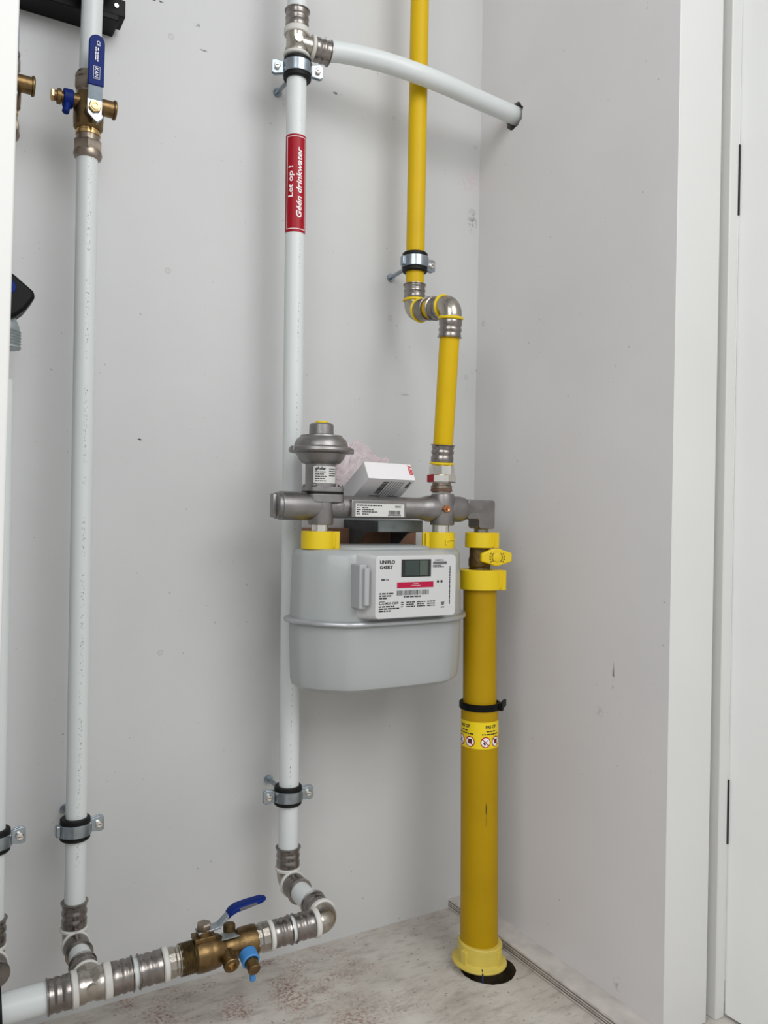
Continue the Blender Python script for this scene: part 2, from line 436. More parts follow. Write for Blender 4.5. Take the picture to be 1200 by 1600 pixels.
fl = plane_with_hole([(-3.2, -4.2), (2.6, -4.2), (2.6, .02), (-3.2, .02)], HC, HR, lambda x, y: V((x, y, 0)), .12, lambda x, y: V((x, y, -.12)), 40, .02)
struct(fl.build('floor', ['floor', 'darkhole', 'dark_gap'], ang=20, fix=False))
# back wall
struct(MB().span((-.96, 0, 0), (.02, .02, 2.5)).build('wall_back', 'wall_back'))
# right wall with the hole for the branch pipe
HB = (-.106, 1.529)
rw = plane_with_hole([(FY, 0), (0, 0), (0, 2.5), (FY, 2.5)], HB, .024, lambda y, z: V((0, y, z)), .05, lambda y, z: V((.05, y, z)), 22, .10)
struct(rw.build('wall_right', ['wall_right', 'raw', 'dark_gap'], ang=20, fix=False))
struct(MB().span((-.98, FY, 0), (-.96, .02, 2.5)).build('wall_left', 'wall_back'))
struct(MB().span((-.98, FY, 2.5), (.05, .02, 2.52)).build('ceiling', 'wall_back'))
# plywood skirting board lying along the right wall
M['plywood'] = mat('plywood_edge', (202, 196, 190), .8, var=.1, vscale=50)
M['ply_line'] = mat('plywood_glue_line', (112, 102, 96), .8)
M['board_top'] = mat('dusty_board', (198, 192, 187), .7, var=.07, vscale=25, bump=.2)
bb = MB(); bb.span((-.044, -.485, 0), (0, 0, .018), 0)
for k in range(3): bb.span((-.0458, -.485, .0045 + k * .0043), (-.043, 0, .0056 + k * .0043), 2)
for k in range(4): bb.span((-.0455 + (k % 2) * .0007, -.485, .0015 + k * .0043), (-.043, 0, .0043 + k * .0043), 1)
struct(bb.build('baseboard_right', ['board_top', 'plywood', 'ply_line']))
# right frame: flat face, rebate, narrow bead
fr_ = MB(); fr_.span((.0005, FY + .03, 0), (.098, FY, 2.5)); fr_.span((.090, FY + .024, 0), (.125, FY + .05, 2.5)); fr_.span((.1145, FY - .004, 0), (.1350, FY + .05, 2.5))
struct(fr_.build('trim_1', 'trim_paint', bevel=.002))
# left frame post, seen at the picture's left edge
pv = []
for z_, x_ in ((0, -.9055), (2.5, -.8807)): pv += [V((-1.10, FY - .03, z_)), V((x_, FY - .03, z_)), V((x_, FY, z_)), V((-1.10, FY, z_))]
struct(MB().add(pv, [[3, 2, 1, 0], [4, 5, 6, 7], [0, 1, 5, 4], [1, 2, 6, 5], [2, 3, 7, 6], [3, 0, 4, 7]]).build('trim_2', 'trim_paint', bevel=.002))
struct(MB().span((-1.10, FY - .03, 2.5), (.13, FY, 2.6)).build('trim_3', 'trim_paint', bevel=.002))
# open door leaf on the right
d1 = MB().span((.1365, -1.35, .004), (.1745, FY - .003, 2.45)).build('door_1', 'frame_paint', bevel=.0015)
struct(d1)
for z0, z1 in ((1.250, 1.360), (.270, .370)):
    MB().span((.1335, FY - .0055, z0), (.1370, FY - .0035, z1)).build('hinge_slot', 'dark_gap', parent=d1)
# room outside the cupboard
struct(MB().span((.05, FY + .06, 0), (2.6, FY + .1, 2.8)).build('wall_outside', 'frame_paint'))

# ================================================================== plumbing builders
def pipe(name, a, b, r, matname, label, cat='pipe', group=None, seg=40):
    a = V(a); b = V(b); mb = MB(); n = max(2, int((b - a).length / .2))
    mb.tube([a.lerp(b, k / n) for k in range(n + 1)], r, seg)
    return tag(mb.build(name, matname, at=a), label, cat, group)

def socket(root, p, d, rp, ringm='white_plastic', ring=.006, sl=.03, lip=True):
    """collar ring then crimped press sleeve, going outward along d from p"""
    p = V(p); d = V(d).normalized()
    MB().ring(p, d, rp * .8, rp + .0048, ring, ch=.0014).build('collar_ring', ringm, parent=root)
    r = rp + .0022; e = sl
    prof = [(r, 0), (r + .0006, .05 * e), (r + .0006, .30 * e), (r - .0007, .38 * e), (r - .0007, .42 * e), (r + .0007, .50 * e), (r + .0007, .62 * e), (r - .0006, .70 * e),
            (r - .0006, .74 * e), (r + .0003, .80 * e), (r + .0003, .92 * e), (r + .0022, .955 * e), (r + .0022, .985 * e), (r + .001, 1.0 * e), (rp, e)]
    MB().lathe(p + d * ring, d, prof).build('press_sleeve', 'sleeve', parent=root)

def arc(c, d1, d2, s, n=10):
    """smooth 90 degree bend from c+d1*s to c+d2*s"""
    c = V(c); d1 = V(d1).normalized(); d2 = V(d2).normalized(); pts = []
    for k in range(n + 1):
        t = k / n * PI / 2
        pts.append(c + (d1 + d2) * s - d2 * s * math.cos(t) - d1 * s * math.sin(t))
    return pts

def elbow(name, c, d1, d2, rp, label, s0=.018, ringm='white_plastic', bodym='nickel', sl=(.03, .03), cat='pipe elbow', ring=.006):
    t = thing(name, label, cat, c); c = V(c); d1 = V(d1).normalized(); d2 = V(d2).normalized()
    mb = MB(); mb.tube([c + d1 * (s0 + .004)] + arc(c, d1, d2, s0 * .92) + [c + d2 * (s0 + .004)], rp + .0018, 36)
    mb.build('elbow_body', bodym, parent=t, ang=50)
    socket(t, c + d1 * s0, d1, rp, ringm, ring, sl[0]); socket(t, c + d2 * s0, d2, rp, ringm, ring, sl[1])
    return t

def clamp(c, r, label, rot=0.0, tabs=(-1, 1), stud=True, h=.031, wall=0.0, studvec=None):
    """two-part rubber lined pipe clamp round a vertical pipe"""
    c = V(c); t = thing('pipe_clamp', label, 'pipe clamp', c, None)
    MB().ring(c - V((0, 0, h / 2)), (0, 0, 1), r * .97, r + .0062, h, ch=.0015).build('rubber_lining', 'black', parent=t)
    ro = r + .0060
    MB().ring(c - V((0, 0, h * .28)), (0, 0, 1), ro - .001, ro + .0022, h * .56, ch=.0006).build('clamp_band', 'zinc', parent=t)
    T = Matrix.Translation(c) @ Matrix.Rotation(rot, 4, 'Z')
    for sx in tabs:
        mb = MB(); x0 = ro - .001; x1 = ro + .0195
        ht = .024; o = [(x0, -ht * .36), (x1 - .005, -ht * .48), (x1, -ht * .38), (x1, ht * .38), (x1 - .005, ht * .48), (x0, ht * .36)]
        for y0 in (-.0042, .0012):
            fr = T @ Matrix(((sx, 0, 0, 0), (0, 0, 1, y0), (0, 1, 0, 0), (0, 0, 0, 1)))
            mb.prism(o, .003, fr)
        tb = mb.build('clamp_tab', 'zinc', parent=t, bevel=.0006)
        xs = sx * (ro + .011); sm = MB()
        a = T @ V((xs, -.012, 0)); dd = (T.to_3x3() @ V((0, 1, 0)))
        sm.lathe(a + dd * .003, dd, [(.0036, 0), (.0052, .0015), (.0052, .005)], 18); sm.cyl(a + dd * .004, a + dd * .026, .0026, 12)
        sm.box((xs, -.0092, 0), (.006, .0006, .0012), T, 1)
        sm.build('clamp_screw', ['chrome', 'ink_grey'], parent=tb)
    if len(tabs) == 1:      # hinge knuckle opposite the screw tab
        mb = MB(); mb.box((-tabs[0] * (ro + .003), 0, 0), (.007, .010, .016), T); mb.build('clamp_hinge', 'zinc', parent=t, bevel=.0015)
    if stud:
        e = V(studvec) if studvec else V((c.x, wall, c.z))
        s = c + (e - c).normalized() * ro
        mb = MB(); mb.cyl(s, e, .0036, 14); mb.cyl(s, s + (e - c).normalized() * .01, .0065, 6)
        mb.cyl(e - (e - c).normalized() * .004, e, .0075, 18)
        mb.build('wall_stud', 'zinc', parent=t)
    return t

PY = -.085
R1, RP = .0145, .0163
M['pipe_print_1'] = speck_pipe('white_pipe_with_print', (210, 215, 215), 0.03, 0, 2)

# ---------------------------------------------------------------- left riser (pipe with the two valves)
P1 = (-.760, PY)
pipe('water_pipe', (-.7595, PY, .188), (-.7605, PY, 1.300), R1, 'pipe_print_1', 'long white water pipe with worn black print, below the blue-handled valve')
pipe('water_pipe', (-.7595, PY, 1.395), (-.754, PY, 1.66), R1, 'white_pipe', 'short white pipe above the blue lever, passing the black rail')
t = elbow('press_elbow', (-.7600, PY, .158), (0, 0, 1), (0, -1, 0), R1, 'steel press elbow at the foot of the print-marked left pipe', s0=.014, sl=(.036, .026), ring=.005)

def ball_valve(x, z0):
    """upright valve: unions above and below, lever up the front, drain left, port right"""
    t = thing('ball_valve', 'brass ball valve with raised blue lever on the left white pipe', 'valve', (x, PY, z0))
    c = V((x, PY, z0))
    up = V((0, 0, 1))
    mb = MB(); mb.lathe(c, up, [(.0175, -.028), (.0200, -.025), (.0205, -.012), (.0205, .002), (.0190, .014), (.0165, .022), (.0165, .026)]); mb.build('valve_body', 'brass', parent=t)
    # lower union
    mb = MB(); mb.lathe(c, up, [(.0160, -.026), (.0160, -.031), (.0172, -.032), (.0172, -.036)], 36, 0); mb.build('brass_collar', 'brass_bright', parent=t)
    mb = MB(); mb.lathe(c, up, [(.0158, -.034), (.0162, -.044), (.0165, -.046)], 36)
    mb.lathe(c, up, [(.0198, -.045), (.0210, -.047), (.0210, -.058), (.0198, -.060)], 6, rot=.35)
    mb.lathe(c, up, [(.0188, -.058), (.0198, -.063), (.0182, -.068), (.0145, -.070)], 40); mb.build('union_nut', 'bronze', parent=t)
    # upper union
    mb = MB(); mb.lathe(c, up, [(.0165, .023), (.0172, .027)], 36); mb.lathe(c, up, [(.0185, .026), (.0198, .028), (.0198, .043), (.0185, .045)], 6, rot=.2)
    mb.lathe(c, up, [(.0180, .044), (.0188, .048), (.0165, .053)], 40); mb.build('union_nut', 'bronze', parent=t)
    # ports
    pc = c + V((0, -.004, .0085))
    mb = MB(); mb.cyl(pc, pc + V((.034, 0, 0)), .0115, 32); mb.ring(pc + V((.033, 0, 0)), (1, 0, 0), .008, .0135, .004, 32, ch=.001); mb.build('side_port', 'brass', parent=t)
    mb = MB(); mb.cyl(pc, pc + V((-.034, 0, 0)), .0105, 32, r2=.0095); mb.lathe(pc + V((-.034, 0, 0)), (-1, 0, 0), [(.0075, 0), (.0075, .003), (.0105, .004), (.0105, .009), (.007, .010), (.007, .013)], 32)
    dk = mb.build('drain_cock', 'brass', parent=t)
    MB().lathe(pc + V((-.0465, 0, 0)), (-1, 0, 0), [(.0075, 0), (.0088, .001), (.0088, .004), (.006, .005)], 6).build('screw_cap', 'brass_bright', parent=dk)
    mb = MB(); mb.ring(pc + V((-.022, 0, 0)), (-1, 0, 0), .009, .0128, .013, 32, ch=.001)
    mb.cyl(pc + V((-.030, -.006, -.010)), pc + V((-.033, -.010, -.025)), .0048, 18, ch=.001); mb.build('blue_cap', 'blue', parent=dk)
    # stem and lever
    yf = PY - .034
    mb = MB(); mb.cyl(c + V((0, -.015, -.010)), V((x, yf + .001, z0 - .010)), .009, 24); mb.build('stem', 'brass', parent=t)
    X = x + .002
    def yz(z):      # profile of the lever plate leaning outward
        return yf if z < .035 else yf - (z - .035) * .35
    lev = MB(); w = .0105
    zz = [-.0, .012, .022, .034, .045]
    lev.prism([(-.0095, 0.0), (-.0100, .010), (-.0100, .022), (.0100, .022), (.0100, .010), (.0095, -.001), (.004, -.010), (-.001, -.008)], .0022, Matrix.Translation((X, yf, z0 - .018)) @ Matrix.Rotation(PI / 2, 4, 'X'))
    lev.prism([(-.001, -.0085), (.010, .001), (.0105, -.004), (.003, -.0115)], .009, Matrix.Translation((X, yf + .004, z0 - .019)) @ Matrix.Rotation(PI / 2, 4, 'X'))
    T = Matrix.Translation((X, yf, z0 + .002)) @ Matrix.Rotation(.30, 4, 'X')
    lev.box((0, -.0012, .009), (.0195, .0024, .020), T)
    lv = lev.build('lever', 'zinc', parent=t, bevel=.0005)
    T = Matrix.Translation((X, yf - .0055, z0 + .0185)) @ Matrix.Rotation(.06, 4, 'X')
    g = MB(); o = [(-.0105, 0), (.0105, 0), (.0105, .058)] + [(.0105 * math.cos(a), .058 + .0105 * math.sin(a)) for a in [PI * k / 10 for k in range(1, 10)]] + [(-.0105, .058)]
    g.prism(o, .006, T @ Matrix(((1, 0, 0, 0), (0, 0, -1, .002), (0, 1, 0, 0), (0, 0, 0, 1))))
    grip = g.build('lever_grip', 'blue', parent=lv, bevel=.0012)
    mpf = lambda a, b: T @ V((-b, -.00435, a))          # text runs up the lever
    mpd = lambda a, b: T @ V((b, -.00435, -a))          # text runs down the lever
    L = MB()
    z_off = .027
    L.text('KAN', lambda a, b: mpd(a - .0235, b - .0022), 0, length=.013, height=.0048, bold=.01)
    for a0, b0, a1, b1 in ((-.0255, -.0040, -.0085, -.0036), (-.0255, .0043, -.0085, .0047), (-.0255, -.0040, -.0250, .0047), (-.0090, -.0040, -.0085, .0047)):
        L.quad(mpd, a0, b0, a1, b1)
    L.text('CE', lambda a, b: mpd(a - .060, b - .0005), 0, length=.007, height=.0045, bold=.01)
    L.greek(mpd, -.051, .0008, .005, .0016); L.greek(mpd, -.045, .0006, .013, .0013); L.greek(mpd, -.045, -.0022, .013, .0013); L.greek(mpd, -.051, -.0022, .005, .0016)
    L.build('lever_print', 'white_print', parent=grip, fix=False)
    mb = MB(); mb.lathe(V((X, yf - .0022, z0 - .009)), (0, -1, 0), [(.0088, 0), (.0088, .003), (.0075, .0042)], 6, rot=.3)
    mb.lathe(V((X, yf - .006, z0 - .009)), (0, -1, 0), [(.0058, 0), (.0052, .0022), (.0035, .0024), (.003, .0012)], 24); mb.build('lever_nut', 'brass_bright', parent=lv)
    return t
VZ = 1.345
bv = ball_valve(-.760, VZ)

# ---------------------------------------------------------------- far-left riser, mostly behind the frame post
DX = -.106
pipe('water_pipe', (-.866, PY, .188), (-.8665, PY, .95), R1, 'white_pipe', 'white water pipe at the extreme left edge, half hidden by the frame post')
copy_tree(t, (DX, 0, 0), 'steel press elbow cut off by the left edge of the photo')
copy_tree(bv, (DX - .003, 0, .004), 'brass valve mostly hidden behind the left frame post, only its side port showing')
pipe('water_pipe', (-.869, PY, 1.402), (-.869, PY, 1.66), R1, 'white_pipe', 'white pipe above the hidden valve, behind the left frame post')
clamp((-.866, PY, .320), R1, 'rubber-lined pipe clamp at the left picture edge', rot=.12, tabs=(1,))
clamp((-.761, PY, .318), R1, 'rubber-lined pipe clamp low on the print-marked left pipe', rot=.12, tabs=(1,))
# water meter with black lid peeping out
wm = thing('water_meter', 'black-lidded water meter peeping out from behind the left frame post', 'water meter', (-.885, -.11, 1.03))
o = [(-.05, -.026), (-.006, -.036), (.006, -.031), (.018, -.020), (.0285, -.004), (.0295, .002), (.027, .006), (.004, .024), (-.008, .031), (-.05, .045)]
Tm = Matrix.Translation((-.861, -.085, 1.059)) @ Matrix(((1, 0, 0, 0), (0, 0, -1, 0), (0, 1, 0, 0), (0, 0, 0, 1)))
MB().prism(o, .05, Tm).build('meter_lid', 'blackgloss', parent=wm, bevel=.005)
MB().lathe(V((-.865, -.1352, 1.066)), (0, -1, 0), [(.010, 0), (.009, .001)], 28).build('blue_emblem', 'blue', parent=wm)
mb = MB(); mb.lathe(V((-.868, -.11, .988)), (0, 0, 1), [(.021, 0), (.0225, .001)] + [q for k in range(6) for q in ((.0225, .003 + k * .004), (.0208, .005 + k * .004))] + [(.020, .030), (.012, .050)], 32); mb.build('threaded_tail', 'galv', parent=wm)
# rail and clamp at the top
rail = thing('mounting_rail', 'black wall rail along the top left, behind the blue-lever pipe', 'rail', (-.8, -.02, 1.52))
mb = MB(); mb.span((-.955, -.048, 1.508), (-.712, -.0, 1.55)); mb.span((-.955, -.0485, 1.516), (-.703, -.010, 1.542)); mb.build('rail_bar', 'blackgloss', parent=rail, bevel=.0015)
mb = MB(); mb.lathe(V((-.717, -.0485, 1.529)), (0, -1, 0), [(.004, 0), (.003, .003)], 18); mb.build('rail_screw', 'chrome', parent=rail)
clamp((-.7565, PY, 1.546), R1, 'black and zinc clamp on the rail at the top of the left pipe', rot=.25, h=.03, wall=-.045)

# ---------------------------------------------------------------- bottom run
A = V((-.760, -.208, .1555)); B = V((-.426, -.228, .1705)); BD = (B - A).normalized()
def LX(x): return A + (B - A) * ((x - A.x) / (B.x - A.x))
rl = .0178
pipe('water_pipe', LX(-.955), LX(-.792), .0188, 'white_pipe', 'thick white pipe running in at the bottom left corner')
mb = MB(); mb.ring(LX(-.882), BD, .0188, .0270, .0185, ch=.001); tag(mb.build('rubber_collar', 'black', at=LX(-.885)), 'black rubber collar on the thick pipe at the bottom left edge', 'collar')
te = thing('press_tee', 'steel press tee low at the left, below the print-marked pipe', 'pipe tee', A)
mb = MB(); mb.lathe(LX(-.7785), BD, [(.0195, 0), (.0205, .004), (.0205, .010), (.0185, .014), (.0185, .022), (.0205, .026), (.0205, .034), (.0195, .037)])
mb.cyl(A, A + V((0, .030, .0006)), R1 + .003, 32); mb.lathe(A + V((0, -.019, 0)), (0, 1, 0), [(.003, -.0006), (.009, .0006), (.012, .006)], 28)
mb.build('tee_body', 'nickel', parent=te)
socket(te, LX(-.7755), -BD, .0182, ring=.008, sl=.029); socket(te, LX(-.744), BD, .0182, ring=.010, sl=.028); socket(te, A + V((0, .024, .0005)), (0, 1, .004), R1, ring=.005, sl=.024)
pipe('water_pipe', (-.760, -.125, .158), (-.760, -.18, .1565), R1, 'white_pipe', 'short white pipe piece between the lower left elbow and the tee')
pipe('water_pipe', LX(-.712), LX(-.694), rl, 'white_pipe', 'thin sliver of white pipe between the tee and the brass valve adapter')
ad = thing('valve_adapter', 'steel press adapter left of the bottom brass valve', 'pipe adapter', LX(-.66))
socket(ad, LX(-.6606), -BD, rl, ring=.0078, sl=.0315)
mb = MB(); mb.lathe(LX(-.662), BD, [(.0175, 0), (.0195, .002), (.0195, .010), (.0182, .012), (.0182, .015), (.0205, .0165), (.0205, .0195)], 12); mb.build('adapter_hex', 'nickel', parent=ad, ang=20)
# horizontal brass valve
hv = thing('ball_valve', 'brass ball valve lying near the floor with a blue lever and light blue cap', 'valve', LX(-.59))
mb = MB(); prof = [(.0195, 0)]
for k in range(7): prof += [(.0212, .001 + k * .0028), (.0200, .0024 + k * .0028)]
prof += [(.0200, .021)]
mb.lathe(LX(-.645), BD, prof); mb.build('threaded_end', 'brass_dark', parent=hv)
mb = MB(); mb.lathe(LX(-.6245), BD, [(.0215, 0), (.0232, .002), (.0238, .010), (.0235, .020), (.0232, .0205), (.0232, .024), (.0215, .034), (.0165, .041), (.0155, .044), (.0155, .054), (.0178, .060), (.0205, .064), (.0212, .068), (.0212, .084), (.0200, .088)])
mb.build('valve_body', 'brass', parent=hv)
up = V((0, 0, 1))
q = LX(-.612)
mb = MB(); mb.cyl(q, q + up * .034, .0105, 24); mb.box((0, 0, 0), (.03, .022, .006), Matrix.Translation(q + up * .024)); mb.build('stem', 'brass', parent=hv, bevel=.0008)
lv = MB(); Tq = Matrix.Translation(q + up * .033) @ Matrix.Rotation(-.06, 4, 'Y')
lv.box((.006, 0, 0), (.032, .017, .003), Tq)
p0 = Tq @ V((.020, 0, 0)); d_ = V((.020, 0, .020)); frm = Matrix.Translation(p0) @ Matrix.Rotation(-math.radians(40), 4, 'Y')
lv.box((.012, 0, 0), (.026, .014, .003), frm); lever = lv.build('lever', 'zinc', parent=hv, bevel=.0006)
p1 = frm @ V((.018, 0, 0)); g = MB(); pts = [p1, p1 + V((.004, 0, .004)), p1 + V((.012, 0, .0075)), p1 + V((.028, 0, .0095)), p1 + V((.050, 0, .0115)), p1 + V((.056, 0, .012))]
rings = []
for i, p in enumerate(pts):
    w = (.0085, .0092, .0095, .0095, .0080, .0045)[i]; h = (.0032, .0036, .0038, .0038, .0034, .002)[i]
    rings.append([p + V((0, y, z)) for y, z in rrect(2 * w, 2 * h, h * .8, 3)])
g.loft(rings); gp = g.build('lever_grip', 'blue', parent=lever, ang=50)
MB().box((0, 0, 0), (.026, .0002, .0035), Matrix.Translation(p1 + V((.028, -.0097, .0096))) @ Matrix.Rotation(-.10, 4, 'Y')).build('grip_print', 'ink_grey', parent=gp)
MB().lathe(q + up * .034, up, [(.0098, 0), (.0105, .001), (.0105, .007), (.0090, .009)], 6, rot=.2).build('lever_nut', 'bronze', parent=lever)
q2 = LX(-.572)
mb = MB(); mb.cyl(q2 + V((0, .008, .0)), q2 + V((0, .012, .027)), .0085, 20, ch=.002); mb.build('rear_plug', 'brass_dark', parent=hv)
MB().box((0, 0, 0), (.036, .018, .0012), Matrix.Translation(LX(-.572) + V((0, -.001, .0165)))).build('metal_tag', 'galv', parent=hv, bevel=.0003)
q3 = LX(-.583)
mb = MB(); mb.cyl(q3, q3 + V((0, -.030, -.008)), .0105, 28, r2=.0100); mb.ring(q3 + V((0, -.028, -.0075)), (0, -1, -.25), .0055, .0110, .006, 28, ch=.001)
mb.build('test_port', 'brass', parent=hv)
MB().cyl(q3 + V((0, -.0293, -.0078)), q3 + V((0, -.0312, -.0083)), .0056, 18).build('port_screw', 'brass_bright', parent=hv)
q4 = LX(-.556)
mb = MB(); mb.cyl(q4, q4 + V((0, -.026, -.008)), .0098, 28); mb.cyl(q4 + V((0, -.026, -.008)), q4 + V((.0, -.047, -.016)), .0088, 28, ch=.001)
dc = mb.build('drain_cock', 'brass', parent=hv)
mb = MB(); mb.ring(q4 + V((0, -.018, -.0055)), (0, -1, -.32), .0098, .0125, .017, 30, ch=.0012); mb.cyl(q4 + V((.001, -.034, -.020)), q4 + V((.002, -.036, -.036)), .0042, 16, ch=.001)
mb.build('light_blue_cap', 'blue_light', parent=dc)
# right adapter, couplings, elbow
ad = thing('valve_adapter', 'steel press adapter right of the bottom brass valve', 'pipe adapter', LX(-.52))
mb = MB(); mb.lathe(LX(-.5385), BD, [(.0205, 0), (.0205, .003), (.0185, .004), (.0185, .007), (.0200, .009), (.0200, .018), (.0180, .021)], 12); mb.build('adapter_hex', 'nickel', parent=ad, ang=20)
socket(ad, LX(-.5185), BD, RP, ring=.0065, sl=.027)
pipe('water_pipe', LX(-.490), LX(-.473), RP + .001, 'white_pipe', 'sliver of white pipe between the bottom right couplings')
el = elbow('press_elbow', B, -BD, (0, 1, .02), RP, 'shiny steel press elbow in front, bottom right end of the white piping', s0=.016, sl=(.030, .028), ring=.008)
pipe('water_pipe', (-.428, -.125, .172), (-.427, -.190, .171), RP, 'white_pipe', 'short white pipe coming forward between the two lower right elbows')
elbow('press_elbow', (-.4285, PY, .173), (0, 0, 1), (0, -1, -.01), RP, 'steel press elbow at the foot of the middle white pipe, near the wall', s0=.016, sl=(.032, .027))

# ---------------------------------------------------------------- middle riser
pipe('water_pipe', (-.4285, PY, .212), (-.4380, PY, 1.530), RP, speck_pipe('white_pipe_with_marks', (212, 217, 217), -.33, 0, 2, .06), 'long white water pipe in the middle, carrying the red label')
clamp((-.4307, PY, .3125), RP, 'rubber-lined pipe clamp low on the middle white pipe', rot=-.12)
clamp((-.4365, PY, 1.498), RP, 'pipe clamp just under the tee on the middle white pipe', rot=-.30, h=.034)
# sticker
sc = V((-.4375, PY, 0)); thc = -.412
lb = MB(); mp = cylmap(sc + V((.0005, 0, 0)), RP + .0005, thc)
lean = lambda f: (lambda x, y: f(x, y) + V((-.0072 * (y - 1.53), 0, 0)))
mp = lean(cylmap((-.4380, PY, 0), RP + .00045, thc)); mp2 = lean(cylmap((-.4380, PY, 0), RP + .00065, thc))
hw = .0232
lb.quad(mp, -hw, 1.229, hw, 1.387, 0, 60)
for x0, y0, x1, y1 in ((-.0160, 1.2335, -.0149, 1.3835), (.0178, 1.2335, .0189, 1.3835), (-.0160, 1.2335, .0189, 1.2346), (-.0160, 1.3824, .0189, 1.3835)):
    lb.quad(mp2, x0, y0, x1, y1, 1, 40)
lb.text('Let op !', lambda a, b: mp2(-.0045 - b, 1.285 + a), 1, length=.050, height=.0085, bold=.022)
lb.text('Géén drinkwater', lambda a, b: mp2(.0105 - b, 1.252 + a), 1, length=.114, height=.0092, bold=.022, shear=.22)
tag(lb.build('warning_label', ['red_label', 'white_print'], at=(-.438, PY, 1.3), fix=False), 'red warning label with white Dutch lettering wrapped round the middle white pipe', 'label')
# tee
T2 = V((-.4385, PY, 1.541))
te = thing('press_tee', 'steel press tee at the top of the middle white pipe', 'pipe tee', T2)
bd = V((.0324, -.003, -.0012)).normalized()
mb = MB(); mb.lathe(T2, up, [(.0175, -.020), (.0195, -.017), (.0195, -.012), (.0172, -.007), (.0172, .006), (.0185, .012)])
mb.cyl(T2, T2 + bd * .024, .0165, 32); mb.lathe(T2 + V((-.004, -.0172, 0)), (-.2, -1, 0), [(.0072, -.003), (.0065, .001), (.005, .001)], 24); mb.build('tee_body', 'nickel', parent=te)
MB().ring(T2 + V((0, 0, -.0235)), up, .012, .0212, .006, ch=.0015).build('collar_ring', 'white_plastic', parent=te)
socket(te, T2 + V((0, 0, .012)), up, RP, ring=.011, sl=.030); socket(te, T2 + bd * .023, bd, RP, ring=.006, sl=.028)
pipe('water_pipe', T2 + up * .045, T2 + up * .16, RP, 'white_pipe', 'white pipe above the tee at the top centre')
# curved branch
ctrl = [T2 + bd * .050, V((-.3716, -.092, 1.5445)), V((-.3316, -.099, 1.5465)), V((-.2874, -.110, 1.5435)), V((-.2309, -.122, 1.5363)), V((-.1631, -.121, 1.5335)), V((-.0872, -.114, 1.5315)), V((0, -.1045, 1.5318)), V((.045, -.098, 1.533))]
def spline(c, n=8):
    out = []
    for i in range(len(c) - 1):
        p0 = c[max(i - 1, 0)]; p1_ = c[i]; p2_ = c[i + 1]; p3 = c[min(i + 2, len(c) - 1)]
        for k in range(n):
            t_ = k / n; out.append(.5 * ((2 * p1_) + (p2_ - p0) * t_ + (2 * p0 - 5 * p1_ + 4 * p2_ - p3) * t_ * t_ + (3 * p1_ - p0 - 3 * p2_ + p3) * t_ ** 3))
    return out + [c[-1]]
mb = MB(); mb.tube(spline(ctrl), RP, 40); tag(mb.build('water_pipe', 'white_pipe', at=ctrl[0]), 'curved white branch pipe crossing the yellow pipe into the right wall', 'pipe')

# ================================================================== gas side
GY = -.17
# upper yellow pipe, elbows, riser
pipe('gas_pipe', (-.2025, PY, 1.165), (-.2025, PY, 1.85), RP, 'yellow_pipe', 'long yellow gas pipe rising out of the top of the photo')
clamp((-.203, PY, 1.2225), RP, 'pipe clamp on the upper yellow gas pipe', rot=.05, tabs=(1,), h=.034, wall=-.0, studvec=(-.203, 0, 1.2165))
elbow('gas_elbow', (-.2025, PY, 1.136), (0, 0, 1), (.02, -1, -.09), RP, 'rear steel elbow with yellow rings below the upper yellow pipe', s0=.017, ringm='yellow', sl=(.026, .026), cat='pipe elbow', ring=.005)
pipe('gas_pipe', (-.202, -.125, 1.131), (-.2005, -.17, 1.127), RP, 'yellow_pipe', 'very short yellow gas pipe between the two steel elbows')
FE = V((-.2000, -.197, 1.124)); RB = V((-.1955, GY, .86)); rd = (RB - FE).normalized()
elbow('gas_elbow', FE, (-.02, 1, .09), rd, RP, 'front steel elbow with yellow rings on top of the short yellow riser', s0=.019, ringm='yellow', sl=(.026, .030), ring=.005)
pipe('gas_pipe', FE + rd * .045, RB - rd * .02, RP + .0004, 'yellow_pipe', 'short yellow gas riser between the front elbow and the manifold')
un = thing('gas_union', 'chromed union with a red mark between yellow riser and manifold', 'pipe union', (-.195, GY, .83))
ru = -rd
socket(un, V((-.1955, GY, .860)), ru, RP, 'yellow', .004, .030)
mb = MB(); mb.lathe(V((-.1955, GY, .842)), up, [(.0205, 0), (.0212, .001), (.0212, .014), (.0195, .017)], 8, rot=.2)
mb.lathe(V((-.1955, GY, .829)), up, [(.0225, 0), (.0242, .002), (.0242, .012), (.0225, .0135)], 6, rot=.42); mb.build('union_nut', 'chrome', parent=un, ang=15)
mb = MB(); mb.lathe(V((-.1955, GY, .830)), up, [(.0247, 0), (.0247, .0125)], 6, rot=.42, cap=False)
mid = lambda k: sum((mb.v[i] for i in mb.f[k]), V()) / 4 - V((-.1955, GY, .836))
kk = max(range(6), key=lambda k: mid(k).x * -.93 + mid(k).y * -.37)
mk = MB(); mk.add([mb.v[i] for i in mb.f[kk]], [[0, 1, 2, 3]]); mk.build('red_mark', 'red_label', parent=un, fix=False)
mb = MB(); mb.lathe(V((-.1955, GY, .812)), up, [(.0165, 0), (.0165, .006), (.0180, .007), (.0180, .012), (.0160, .013), (.0160, .018)]); mb.build('threaded_neck', 'bronze', parent=un)
MB().ring(V((-.1955, GY, .8145)), up, .016, .0186, .004, ch=.0008).build('thread_seal', 'rust', parent=un)

